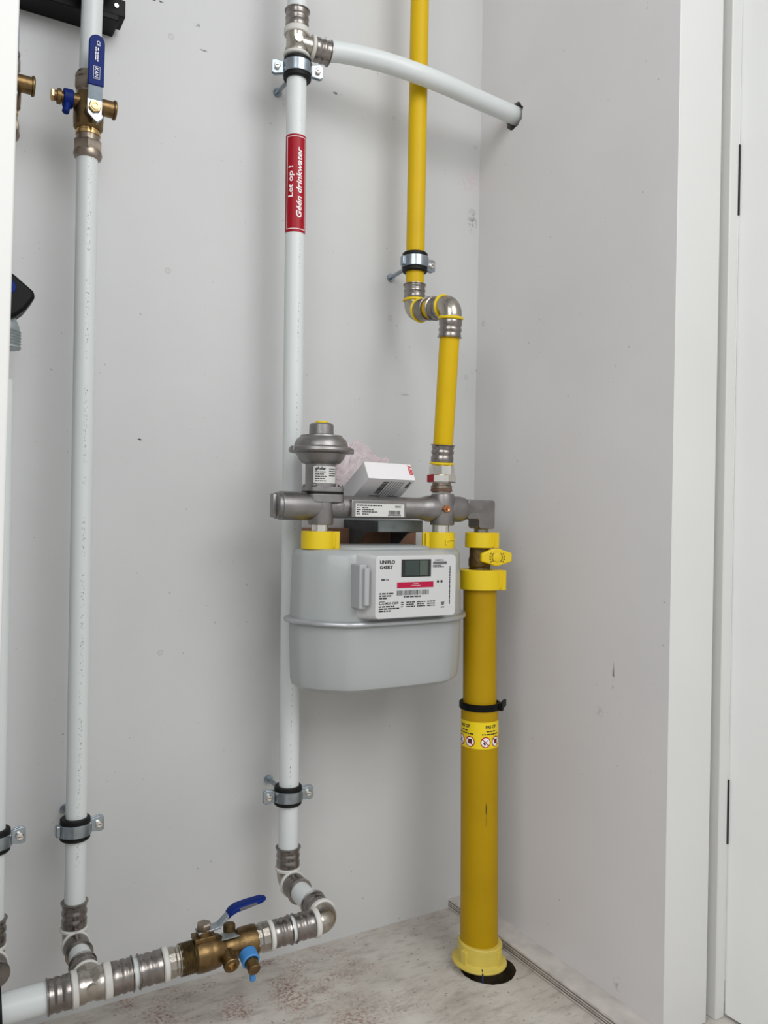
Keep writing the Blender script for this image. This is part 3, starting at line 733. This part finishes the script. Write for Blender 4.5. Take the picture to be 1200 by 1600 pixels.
# manifold
mf = thing('gas_manifold', 'grey cast metal gas manifold running across above the meter', 'manifold', (-.3, GY, .785))
mz = .785; ax = V((1, 0, 0))
mb = MB(); mb.lathe(V((-.492, GY, mz)), ax, [(.0205, 0), (.0220, .0015), (.0220, .060), (.0205, .066), (.0188, .072), (.0180, .080), (.0178, .250), (.0190, .258), (.0215, .266), (.0220, .272), (.0220, .333), (.0205, .341), (.0175, .347), (.0172, .372)])
# elbow at the right: square section
ol = [(-.150, .8015), (-.0985, .8015), (-.0945, .800), (-.0930, .796), (-.0930, .755), (-.0960, .7520), (-.1225, .7520), (-.1260, .7555), (-.1262, .7655), (-.1290, .7690), (-.150, .7690)]
mb.prism([(x, z) for x, z in ol], .033, Matrix(((1, 0, 0, 0), (0, 0, -1, GY + .0165), (0, 1, 0, 0), (0, 0, 0, 1))))
mb.lathe(V((-.1095, GY, .748)), up, [(.0125, -.006), (.0125, .004), (.016, .004), (.016, .012)])
# tee uprights
mb.lathe(V((-.1955, GY - .004, .7575)), up, [(.0195, 0), (.0205, .002), (.0205, .046), (.0195, .052), (.0180, .053)])
mb.lathe(V((-.4225, GY - .003, .7565)), up, [(.0185, 0), (.0193, .002), (.0193, .037)])
mb.build('manifold_body', 'cast', parent=mf, bevel=.0025)
mb = MB(); mb.prism(rrect(.013, .036, .002, 2), .006, Matrix.Translation((-.5035, GY, mz)) @ Matrix.Rotation(PI / 2, 4, 'Y') @ Matrix.Rotation(PI / 2, 4, 'Z')); mb.lathe(V((-.498, GY, mz)), ax, [(.0190, 0), (.0205, .002), (.0205, .007)])
mb.build('end_plug', 'cast', parent=mf, bevel=.001)
MB().lathe(V((-.3955, GY - .0155, mz + .001)), (0, -1, 0), [(.0078, 0), (.0078, .0018), (.0065, .0026)], 28).build('cast_boss', 'cast', parent=mf)
mb = MB(); mb.lathe(V((-.201, GY - .0235, mz)), (0, -1, 0), [(.0068, 0), (.0068, .003), (.006, .004)], 6); mb.lathe(V((-.201, GY - .027, mz)), (0, -1, 0), [(.0042, 0), (.0035, .002), (.0018, .001)], 20); mb.build('test_screw', 'copper', parent=mf)
MB().cyl((-.1955, GY, .742), (-.1955, GY, .758), .0145, 30).build('bright_stub', 'chrome', parent=mf)
MB().cyl((-.4225, GY, .742), (-.4225, GY, .757), .0130, 30).build('bright_stub', 'chrome', parent=mf)
# data plate facing forward
PX0, PX1, PZ0, PZ1 = -.3787, -.2784, .7690, .7965; PYf = GY - .0215
mb = MB(); mb.box(((PX0 + PX1) / 2, PYf + .006, (PZ0 + PZ1) / 2), (PX1 - PX0, .014, PZ1 - PZ0)); plate = mb.build('plate_boss', 'cast', parent=mf, bevel=.0012)
mb = MB(); mpp = lambda x, y: V((PX0 + .0065 + x, PYf - .00125, PZ0 + .0015 + y)); mpq = lambda x, y: V((PX0 + .0065 + x, PYf - .00145, PZ0 + .0015 + y))
mb.quad(mpp, 0, 0, .089, .0205, 0)
mb.greek(mpq, .002, .0165, .048, .0020, 1)
for k in range(4): mb.greek(mpq, .002, .0130 - k * .0033, .007, .0016, 1); mb.greek(mpq, .012, .0130 - k * .0033, .012 + 8e-3 * (k % 3), .0016, 1)
mb.bars(mpq, .060, .0035, .022, .0065, 1); mb.greek(mpq, .059, .0012, .024, .0014, 1)
for a in ((.072, .0145, .083, .0149), (.072, .0180, .083, .0184), (.072, .0145, .0724, .0184), (.0826, .0145, .083, .0184)): mb.quad(mpq, *a, 1)
mb.greek(mpq, .0735, .0157, .0075, .0013, 1)
mb.build('data_label', ['paper', 'ink'], parent=plate, fix=False)
# regulator
rg = thing('gas_regulator', 'domed grey gas pressure regulator on the left end of the manifold', 'regulator', (-.4225, GY, .793))
rc = V((-.4225, GY, 0))
mb = MB(); mb.lathe(rc, up, [(.0240, .815), (.0240, .850), (.0300, .852), (.0350, .858), (.0385, .866), (.0410, .867), (.0485, .868), (.0505, .8705), (.0500, .8745), (.0470, .8765), (.0420, .8775), (.0412, .882), (.0385, .888), (.0330, .8925), (.0325, .8945), (.0215, .8955), (.0192, .897), (.0188, .911), (.0165, .9135), (.012, .9138)], 56)
mb.lathe(V((-.3735, GY - .006, .868)), up, [(.004, 0), (.005, .001), (.005, .007), (.004, .008)], 14)
mb.lathe(V((-.471, GY - .004, .868)), up, [(.004, 0), (.005, .001), (.005, .007), (.004, .008)], 14)
mb.build('regulator_body', 'cast', parent=rg)
MB().lathe(rc, up, [(.0105, .913), (.0105, .9158), (.0095, .9172)], 32).build('yellow_cap', 'yellow', parent=rg)
def flange_out(w, h, r): return rrect(w, h, r, 5)
mb = MB(); mb.prism(flange_out(.060, .046, .012), .008, Matrix.Translation((-.4185, GY, .8075)))
fl_ = MB(); fl_.prism(flange_out(.060, .046, .012), .0125, Matrix.Translation((-.4185, GY, .7915))); fl_.build('manifold_flange', 'cast', parent=mf, bevel=.001)
for sx in (-1, 1):
    for sy in (-1, 1): mb.lathe(V((-.4185 + sx * .0225, GY + sy * .016, .8155)), up, [(.0042, 0), (.0042, .003), (.003, .0038)], 14)
mb.build('flange', 'cast', parent=rg, bevel=.001)
MB().prism(flange_out(.061, .044, .012), .0035, Matrix.Translation((-.4190, GY, .8040))).build('gasket', 'black', parent=rg)
mb = MB(); ml = cylmap(rc, .0243, -.12); ml2 = cylmap(rc, .0245, -.12)
thr = -.45
ml = cylmap(rc, .0243, thr); ml2 = cylmap(rc, .0246, thr)
mb.quad(ml, -.0115, .8205, .030, .8465, 0, 14)
mb.text('gAvilar', lambda a, b: ml2(a - .0085, b + .8408), 1, length=.017, height=.0046, bold=.04)
for k in range(5): mb.greek(ml2, -.0085, .8368 - k * .0034, .018 - .003 * (k % 2), .0014, 1)
for k in range(4): mb.greek(ml2, .0135, .8415 - k * .0034, .014, .0014, 1)
mb.build('type_label', ['paper', 'ink'], parent=rg, fix=False)

# yellow sealing collars
def seal_collar(c, r, z0, z1, label, tabth, group=None, small=True):
    t = thing('seal_collar', label, 'seal collar', (c[0], c[1], z0)); cc = V((c[0], c[1], 0))
    MB().ring(V((c[0], c[1], z0)), up, r * .55, r, z1 - z0, 48, ch=.0012).build('collar_shell', 'yellow', parent=t)
    T = Matrix.Translation(cc) @ Matrix.Rotation(tabth, 4, 'Z')
    mb = MB(); hh = z1 - z0; mb.box((0, -r - .0025, (z0 + z1) / 2), (.0055, .011, hh * 1.0), T); mb.box((.006, -r - .001, (z0 + z1) / 2), (.004, .007, hh * .92), T)
    mb.box((-.0045, -r + .0005, (z0 + z1) / 2), (.0025, .004, hh * .8), T); mb.build('collar_latch', 'yellow', parent=t, bevel=.0007)
    return t
seal_collar((-.4255, GY), .0262, .7190, .7465, 'yellow seal collar under the regulator on the meter left connection', .95)
sc2 = seal_collar((-.1965, GY), .0245, .7185, .7455, 'yellow seal collar on the meter right connection, below the copper screw', -1.75)
mb = MB(); mq = cylmap((-.1965, GY, 0), .0255, -.1)
mb.tube([mq(-.002, .7255), mq(-.002, .7320), mq(.006, .7335), mq(.012, .7335), mq(.019, .7335)], .0016, 12); mb.build('collar_rib', 'yellow', parent=sc2)
seal_collar((-.112, GY), .0262, .7190, .7455, 'yellow seal collar above the yellow gas shut-off handle', .60)
seal_collar((-.112, GY - .002), .0385, .6470, .6810, 'wide yellow seal collar on top of the thick ochre pipe', .62)
# gas valve
gv = thing('gas_valve', 'dark brass gas shut-off valve with yellow winged handle above the thick pipe', 'valve', (-.112, GY, .68))
mb = MB(); mb.lathe(V((-.112, GY, .676)), up, [(.0185, 0), (.0190, .004), (.0180, .008), (.0192, .010), (.0195, .022), (.0180, .028), (.0180, .038), (.0170, .046)]); mb.build('valve_body', 'brass_dark', parent=gv)
hd = V((-.095, GY - .020, .7030)); hf = V((-.22, -1, 0)).normalized()
T = frame(hd, hf, (1, -.22, 0))
T = Matrix((V((1, -.22, 0)).normalized(), up, hf)).transposed().to_4x4(); T.translation = hd
MB().cyl(V((-.108, GY, .703)), hd + hf * .002, .009, 24).build('valve_stem', 'brass_dark', parent=gv)
o = [(-.029, -.0075), (-.029, .0065), (-.012, .0135), (-.005, .0155), (.005, .0155), (.012, .0125), (.029, .0075), (.029, -.0075), (.012, -.0125), (.004, -.0150), (-.004, -.0150), (-.012, -.0120)]
hb = MB().prism(o, .010, T).build('valve_handle', 'yellow', parent=gv, bevel=.0025)
MB().lathe(T @ V((0, 0, .010)), hf, [(.0078, 0), (.0078, .0015), (.0055, .0022)], 30).build('handle_boss', 'yellow', parent=hb)
mb = MB()
for a0, a1 in ((-50, 50), (130, 230)):
    for k in range(8):
        a = math.radians(a0 + (a1 - a0) * k / 8); b_ = math.radians(a0 + (a1 - a0) * (k + 1) / 8)
        mb.add([T @ V((r_ * math.cos(x), r_ * math.sin(x), .0104)) for r_, x in ((.0092, a), (.0104, a), (.0104, b_), (.0092, b_))], [[0, 1, 2, 3]])
for sgn in (-1, 1):
    for k in range(4):
        a = math.radians(-32 + 20 * k); r_ = .0135
        mb.quad(lambda x, y: T @ V((sgn * r_ * math.cos(a) + x, r_ * math.sin(a) + y, .0104)), -.0011, -.0013, .0011, .0010)
mb.build('handle_marks', 'ink', parent=hb, fix=False)
# thick pipe
GB = V((-.1165, -.194, .006)); GT = V((-.112, -.172, .66))
def G(z): return GB.lerp(GT, (z - GB.z) / (GT.z - GB.z))
gt = thing('service_pipe', 'thick ochre gas service pipe standing on the floor by the right wall', 'pipe', GB)
mb = MB(); mb.tube([G(.44), G(.55), G(.655)], .0290, 56); mb.build('upper_tube', 'ochre_pipe', parent=gt)
def scuffed():
    Mt = mat('ochre_gas_pipe_scuffed', (196, 149, 8), .36, var=.03, vscale=10); return Mt
mb = MB(); mb.tube([G(.012), G(.15), G(.30), G(.448)], .0322, 56); mb.build('lower_sleeve', 'ochre_pipe', parent=gt)
def gmap(r, th0=0):
    def f(x, y):
        c = G(y); a = th0 + x / r; return V((c.x + r * math.sin(a), c.y - r * math.cos(a), y))
    return f
mb = MB(); gm = gmap(.0324, -.30); mb.add([gm(0, .268), gm(.0012, .270), gm(.0014, .282), gm(.0004, .290), gm(-.0004, .280)], [[0, 1, 2, 3, 4]]); mb.add([gm(.0002, .250), gm(.0006, .250), gm(.0006, .266), gm(.0002, .266)], [[0, 1, 2, 3]])
mb.build('scuff_mark', 'ink', parent=gt, fix=False)
# black tie
ct = thing('cable_tie', 'thick black cable tie round the ochre pipe below the meter', 'cable tie', G(.447))
c = G(.447); mb = MB(); mb.ring(c - up * .006, up, .0315, .0355, .0115, 56, ch=.001)
mb.build('tie_band', 'blackgloss', parent=ct)
Tt = Matrix.Translation(c) @ Matrix.Rotation(.62, 4, 'Z'); mb = MB(); mb.box((.010, -.0365, 0), (.030, .004, .0125), Tt); mb.box((.004, -.038, -.0005), (.009, .006, .014), Tt); mb.box((.028, -.0355, 0), (.014, .005, .0115), Tt); mb.build('tie_head', 'blackgloss', parent=ct, bevel=.001)
# warning wrap
ra, rb_ = .0326, .0328; wth = -.647
g1 = gmap(ra, wth); g2 = gmap(rb_, wth); g3 = gmap(.03295, wth); g4 = gmap(.0331, wth); g5 = gmap(.03325, wth)
mb = MB(); z0, z1 = .3785, .4235
mb.quad(g1, -PI * ra, z0, PI * ra, z1, 0, 64)
def disc(mp, x, y, r, mi, n=16):      # narrow upright strips so that it hugs the curved surface
    for k in range(n):
        a = PI - PI * k / n; b_ = PI - PI * (k + 1) / n; xa, xb = r * math.cos(a), r * math.cos(b_); ya, yb = r * math.sin(a), r * math.sin(b_)
        mb.add([mp(x + xa, y - ya), mp(x + xb, y - yb), mp(x + xb, y + yb), mp(x + xa, y + ya)], [[0, 1, 2, 3]], mi)
def slash(mp, x, y, mi, w, l, n=6):
    for k in range(n):
        a = -l + 2 * l * k / n; b_ = -l + 2 * l * (k + 1) / n
        mb.add([mp(x + a - w, y - a - w), mp(x + b_ - w, y - b_ - w), mp(x + b_ + w, y - b_ + w), mp(x + a + w, y - a + w)], [[0, 1, 2, 3]], mi)
for cdeg in (-135, -49, 37, 123):
    cx = math.radians(cdeg) * ra
    mb.text('PAS OP', lambda a, b: g2(cx + a, z0 + .0345 + b), 1, length=.021, height=.0056, bold=.04, align='CENTER')
    mb.greek(g2, cx - .009, z0 + .0285, .018, .0022, 1); mb.greek(g2, cx - .017, z0 + .0235, .034, .0022, 1)
    for sx in (-1, 1):
        x = cx + sx * .0105; y = z0 + .0115
        disc(g2, x, y, .0092, 2); disc(g3, x, y, .0076, 3)
        if sx > 0: mb.quad(g4, x - .0038, y - .0030, x + .0038, y + .0045, 1, 6)
        else:
            mb.add([g4(x + p_, y + q_) for p_, q_ in ((.0005, .001), (.0014, .0004), (.0044, .0036), (.0037, .0045))], [[0, 1, 2, 3]], 1)
            mb.add([g4(x + p_, y + q_) for p_, q_ in ((-.0045, .0), (-.002, .001), (.0005, -.004), (-.003, -.0045))], [[0, 1, 2, 3]], 1)
        slash(g5, x, y, 2, .0006, .0056)
tag(mb.build('warning_label', ['label_yellow', 'ink', 'red_label', 'white_print'], at=G(.38), fix=False), 'yellow warning wrap with black lettering and prohibition signs round the thick pipe', 'label')
# base flange
bf = thing('floor_flange', 'pale yellow plastic flange at the foot of the thick ochre pipe', 'pipe flange', (GB.x, GB.y, 0))
cb = V((GB.x, GB.y, 0)); tilt = V((.05, -.03, 1)).normalized()
mb = MB(); mb.lathe(cb + V((0, 0, .010)), tilt, [(.034, 0), (.0465, 0), (.0475, .002), (.0465, .0045), (.041, .0065), (.0380, .009), (.0372, .034), (.0360, .0355), (.0325, .036)], 64); mb.build('flange_disc', 'pale_yellow', parent=bf)
for a in (-1.35, .35, -2.8, 2.0):
    Tf = Matrix.Translation(cb) @ Matrix.Rotation(a, 4, 'Z'); MB().box((0, -.0385, .026), (.011, .006, .028), Tf).build('flange_rib', 'pale_yellow', parent=bf, bevel=.001)
a = -.52; pts = []
for r_, z_ in ((.040, .0165), (.043, .0145), (.0475, .0125), (.0500, .009), (.0505, 0), (.0490, -.012)): pts.append(cb + V((r_ * math.sin(a), -r_ * math.cos(a), z_)))
mb = MB(); mb.tube(pts, .0014, 10); tag(mb.build('cable_tie', 'blue_dark', at=cb), 'thin dark blue tie looped over the floor flange edge', 'cable tie')

# ================================================================== meter
mt = thing('gas_meter', 'grey gas meter with digital display hanging below the manifold', 'gas meter', (-.31, GY, .5))
mc = V((-.31, -.168))
half = [(.150, -.000), (.149, .024), (.128, .050), (.100, .068), (.050, .0745), (0, .0755)]
octo = [(x, -y) for x, y in half] + [(-x, -y) for x, y in half[-2::-1]]
octo = [(.150, .0)] + [(.148, -.018), (.127, -.046), (.089, -.073), (.0, -.077), (-.089, -.073), (-.127, -.042), (-.148, -.012), (-.150, .0)] + [(-.149, .03), (-.128, .052), (-.095, .064), (0, .066), (.095, .064), (.128, .052), (.149, .03)]
octo = round_outline(octo, 2)
def oring(z, ins=0.0, dz=0.0):
    kx = (.150 - ins) / .150; ky = (.075 - ins) / .075
    return [V((mc.x + x * kx, mc.y + y * ky, z)) for x, y in octo]
mb = MB(); mb.loft([oring(.498, .040), oring(.4990, .026), oring(.5025, .013), oring(.5085, .005), oring(.518, .0025), oring(.560, .0012), oring(.607, 0)])
mb.build('lower_casing', 'meter_grey', parent=mt, ang=28)
mb = MB(); mb.loft([oring(.611, .0005), oring(.660, .0015), oring(.708, .003), oring(.7145, .0055), oring(.7185, .010), oring(.7198, .016)])
mb.loft([[V((-.318 + x, -.168 + y, z)) for x, y in rrect(.165 - 2 * i_, .105 - 2 * i_, .03 - i_, 6)] for i_, z in ((0, .718), (.003, .7225), (.007, .7245))])
mb.build('upper_casing', 'meter_grey', parent=mt, ang=28)
mb = MB(); mb.loft([oring(.6055, -.002), oring(.6050, -.006), oring(.6065, -.0082), oring(.6100, -.0085), oring(.6125, -.0065), oring(.6130, -.002)]); mb.build('rim_seam', 'meter_rim', parent=mt, ang=50)
# register module
FX0, FX1, FZ0, FZ1, FYf = -.3785, -.2350, .6195, .7130, -.272
mb = MB(); rings = []
for y, g_ in ((-.225, .012), (-.240, .0110), (-.268, .001), (FYf, .0)):
    w = FX1 - FX0; h = FZ1 - FZ0
    rings.append([V((FX0 + w / 2 + x - (g_ * .6), y, FZ0 + h / 2 + z)) for x, z in rrect(w + g_ * 1.3, h + g_ * .5, .006, 4)])
mb.loft(rings); reg = mb.build('register_module', 'meter_face', parent=mt, bevel=.001)
# side clip
mb = MB(); mb.span((-.4005, -.262, .634), (-.388, -.232, .700)); mb.span((-.3955, -.269, .639), (-.387, -.255, .695)); mb.build('side_cover', 'meter_side', parent=reg, bevel=.002)
sx_ = (FX1 - FX0) / 119.0; sz_ = (FZ1 - FZ0) / 96.0
# face coordinates: u 0..119 from the left, v 0..96 from the bottom
def fm(dy):
    return lambda u, v: V((FX0 + u * sx_, FYf - dy, FZ0 + v * sz_))
f1, f2, f3 = fm(.0004), fm(.0007), fm(.0009)
mb = MB(); mb.add([f1(36, 63), f1(80, 63), f1(80, 93 - 3), f1(36, 93 - 3)], [[0, 1, 2, 3]], 0)
mb.quad(f2, 41, 65, 62, 88, 1); mb.quad(f2, 63, 65, 75, 88, 2); mb.build('display', ['ink', 'lcd', 'lcd2'], parent=reg, fix=False)
mb = MB(); mb.quad(f1, 30, 46, 84, 55, 0); mb.quad(f2, 50, 49, 64, 49.5, 1); mb.quad(f2, 54, 51.5, 61, 52.2, 1); mb.build('red_strip', ['magenta', 'white_print'], parent=reg, fix=False)
mb = MB()
def T_(s_, u, v, h, l=None, b=.01, mi=0): mb.text(s_, lambda a, c_: f1(u + a, v + c_), mi, height=h, length=l, bold=b)
T_('UNIFLO', 5, 84, 5.2, 21.5, .035); T_('G4SRT', 5, 76, 5.2, 18.5, .035)
T_('SMR 5.0', 7, 58.5, 2.6, 11, .03)
for k, w in enumerate((21, 17, 12)): mb.greek(f1, 5, 37.5 - k * 3.6, w, 2.0)
T_('CE', 4.5, 21.5, 5.4, 8, .02); T_('M20', 13.8, 21.8, 3.4, 8, .012); T_('1259', 23.5, 21.8, 3.6, 9, .03)
for k, w in enumerate((22, 29, 17)): mb.greek(f1, 4.5, 17.5 - k * 3.3, w, 2.0)
mb.bars(f1, 30, 35, 47, 7.5, 1); mb.greek(f1, 40, 31.5, 27, 2)
for k in range(3):
    mb.greek(f1, 36, 23 - k * 3.3, 4, 1.5); mb.greek(f1, 44, 23 - k * 3.3, 13, 1.7); mb.greek(f1, 60, 23 - k * 3.3, 12, 1.7); mb.greek(f1, 75, 23 - k * 3.3, 12, 1.7)
mb.quad(f1, 83, 82, 104, 86, 2); mb.greek(f1, 86, 87.5, 13, 1.6); mb.greek(f1, 83, 79.5, 14, 1.2); mb.greek(f1, 83, 77.2, 18, 1.2)
vt = lambda a, b: f1(110 - b, 18 + a); mb.greek(vt, 0, 0, 60, 1.4)
for u in (91, 96.5): mb.add([f1(u + 1.7 * math.cos(2 * PI * k / 16), 54.5 + 2.2 * math.sin(2 * PI * k / 16)) for k in range(16)], [list(range(16))], 0)
mb.add([f1(*q_) for q_ in ((97.0, 17), (100.5, 17), (101.5, 22), (96, 22))], [[0, 1, 2, 3]], 1); mb.quad(f1, 96, 12.8, 101.5, 14.4, 0)
mb.build('face_print', ['ink', 'ink_grey', 'ink_grey'], parent=reg, fix=False)
# connection nuts
for x in (-.4225, -.1965): MB().cyl((x, GY, .714), (x, GY, .7275), .0205, 28, ch=.001).build('connection_nut', 'chrome', parent=mt)

# ================================================================== bracket, carton, bag
br = thing('wall_bracket', 'galvanized meter bracket on the back wall between manifold and meter', 'bracket', (-.28, -.05, .75))
mb = MB(); mb.span((-.293, -.127, .7620), (-.204, -.002, .7645)); mb.span((-.293, -.1275, .7440), (-.204, -.125, .7645)); mb.build('bracket_shelf', 'galv', parent=br, bevel=.0012)
for x in (-.2925, -.2065):
    MB().prism([(-.002, .7625), (-.002, .69), (-.022, .69), (-.044, .716), (-.080, .7410), (-.1255, .7450), (-.1255, .7625)], .0022, Matrix(((0, 0, 1, x), (1, 0, 0, 0), (0, 1, 0, 0), (0, 0, 0, 1)))).build('bracket_gusset', 'cast_dark', parent=br)
mb = MB(); mb.span((-.386, -.022, .700), (-.150, -.001, .748)); tag(mb.build('wood_batten', 'cardboard', at=(-.3, -.01, .735), bevel=.001), 'brown wooden batten on the back wall behind the meter top', 'batten')

# carton: corner nearest the camera and three edges
S = 1 / 985.0
def ev(ex, ey, ed): return (R2 * ex - U2 * ey + F * ed) * S
e1 = ev(75, 2, 47.7); e2 = ev(-8, -26.5, 13.7); e3 = ev(-.68 * 56, .74 * 56, 1.04 * 56)
e2 = (e2 - e1 * (e2.dot(e1) / e1.length_squared)).normalized() * e2.length
e3n = e1.cross(e2).normalized(); e3n = e3n if e3n.dot(e3) > 0 else -e3n; e3 = e3n * e3.length
O = V((-.3465, -.187, .8315))
cx_ = thing('carton', 'small white printed carton leaning behind the manifold', 'box', O)
mb = MB(); vs = [O + e1 * i + e2 * j + e3 * k for i in (0, 1) for j in (0, 1) for k in (0, 1)]
mb.add(vs, [[0, 1, 3, 2], [4, 6, 7, 5], [0, 4, 5, 1], [2, 3, 7, 6], [0, 2, 6, 4], [1, 5, 7, 3]], 0); mb.build('carton_body', 'box_white', parent=cx_, bevel=.0005)
n_top = -e3n; n_bot = -e2.normalized()
mb = MB(); l1, l2, l3 = e1.length, e2.length, e3.length; u1, u2, u3 = e1.normalized(), e2.normalized(), e3.normalized()
# red logo lettering on the end face, running down the right edge
tm = lambda a, b: O + u1 * (l1 * .915 + b) + u2 * (l2 * .93 - a) + n_top * .0005
mb.text('ABB', lambda a, b: tm(a, b), 0, length=l2 * .62, height=.0068, bold=.03)
bm_ = lambda a, b: O + u1 * (l1 * .90 + b) + u3 * (l3 * .06 + a) + n_bot * .0005
mb.text('ABB', bm_, 1, length=.018, height=.0055, bold=.03)
for k in range(7):
    mb.greek(lambda a, b: O + u1 * (l1 * (.80 - k * .055) - b) + u3 * (l3 * .08 + a) + n_bot * .0005, 0, 0, l3 * .55, .0012, 1)
mb.bars(lambda a, b: O + u1 * (l1 * .36 + b) + u3 * (l3 * .10 + a) + n_bot * .0005, 0, 0, l3 * .42, .010, 1)
for k in range(2): mb.quad(lambda a, b: O + u1 * (l1 * (.30 + .38 * k) + a) + u3 * (l3 * .60 + b) + n_bot * .0005, 0, 0, l1 * .24, .009, 2)
mb.build('carton_print', ['red', 'ink', 'ink_grey'], parent=cx_, fix=False)

# crumpled plastic bag behind the carton
Mb = bpy.data.materials.new('thin_plastic_film'); Mb.use_nodes = True; nt = Mb.node_tree; N = nt.nodes; L = nt.links
b = N['Principled BSDF']; b.inputs['Base Color'].default_value = lin((232, 218, 222)); b.inputs['Roughness'].default_value = .22
tr = N.new('ShaderNodeBsdfTransparent'); tr.inputs[0].default_value = (.99, .96, .965, 1); mx = N.new('ShaderNodeMixShader'); mx.inputs[0].default_value = .34
L.new(tr.outputs[0], mx.inputs[1]); L.new(b.outputs[0], mx.inputs[2]); L.new(mx.outputs[0], N['Material Output'].inputs[0]); M['film'] = Mb
bm = bmesh.new(); bmesh.ops.create_icosphere(bm, subdivisions=5, radius=1)
for v in bm.verts:
    p = v.co.copy(); n1 = abs(noise.noise(p * 1.6 + V((3, 1, 7)))); n2 = abs(noise.noise(p * 3.5 + V((9, 2, 4)))); n3 = abs(noise.noise(p * 8 + V((1, 5, 2))))
    k = .72 + .65 * n1 + .34 * n2 + .10 * n3
    v.co = V((p.x * .068, p.y * .020, p.z * .036)) * k
    v.co.z += .014 * math.sin(v.co.x * 70 + 1)
    v.co = Matrix.Rotation(-.35, 3, 'Y') @ v.co
me = bpy.data.meshes.new('plastic_bag'); bm.to_mesh(me); bm.free(); me.materials.append(Mb)
for p in me.polygons: p.use_smooth = False
bag = bpy.data.objects.new('plastic_bag', me); col.objects.link(bag); bag.location = (-.310, -.078, .848)
tag(bag, 'crumpled clear plastic bag tucked behind the white carton', 'plastic bag')
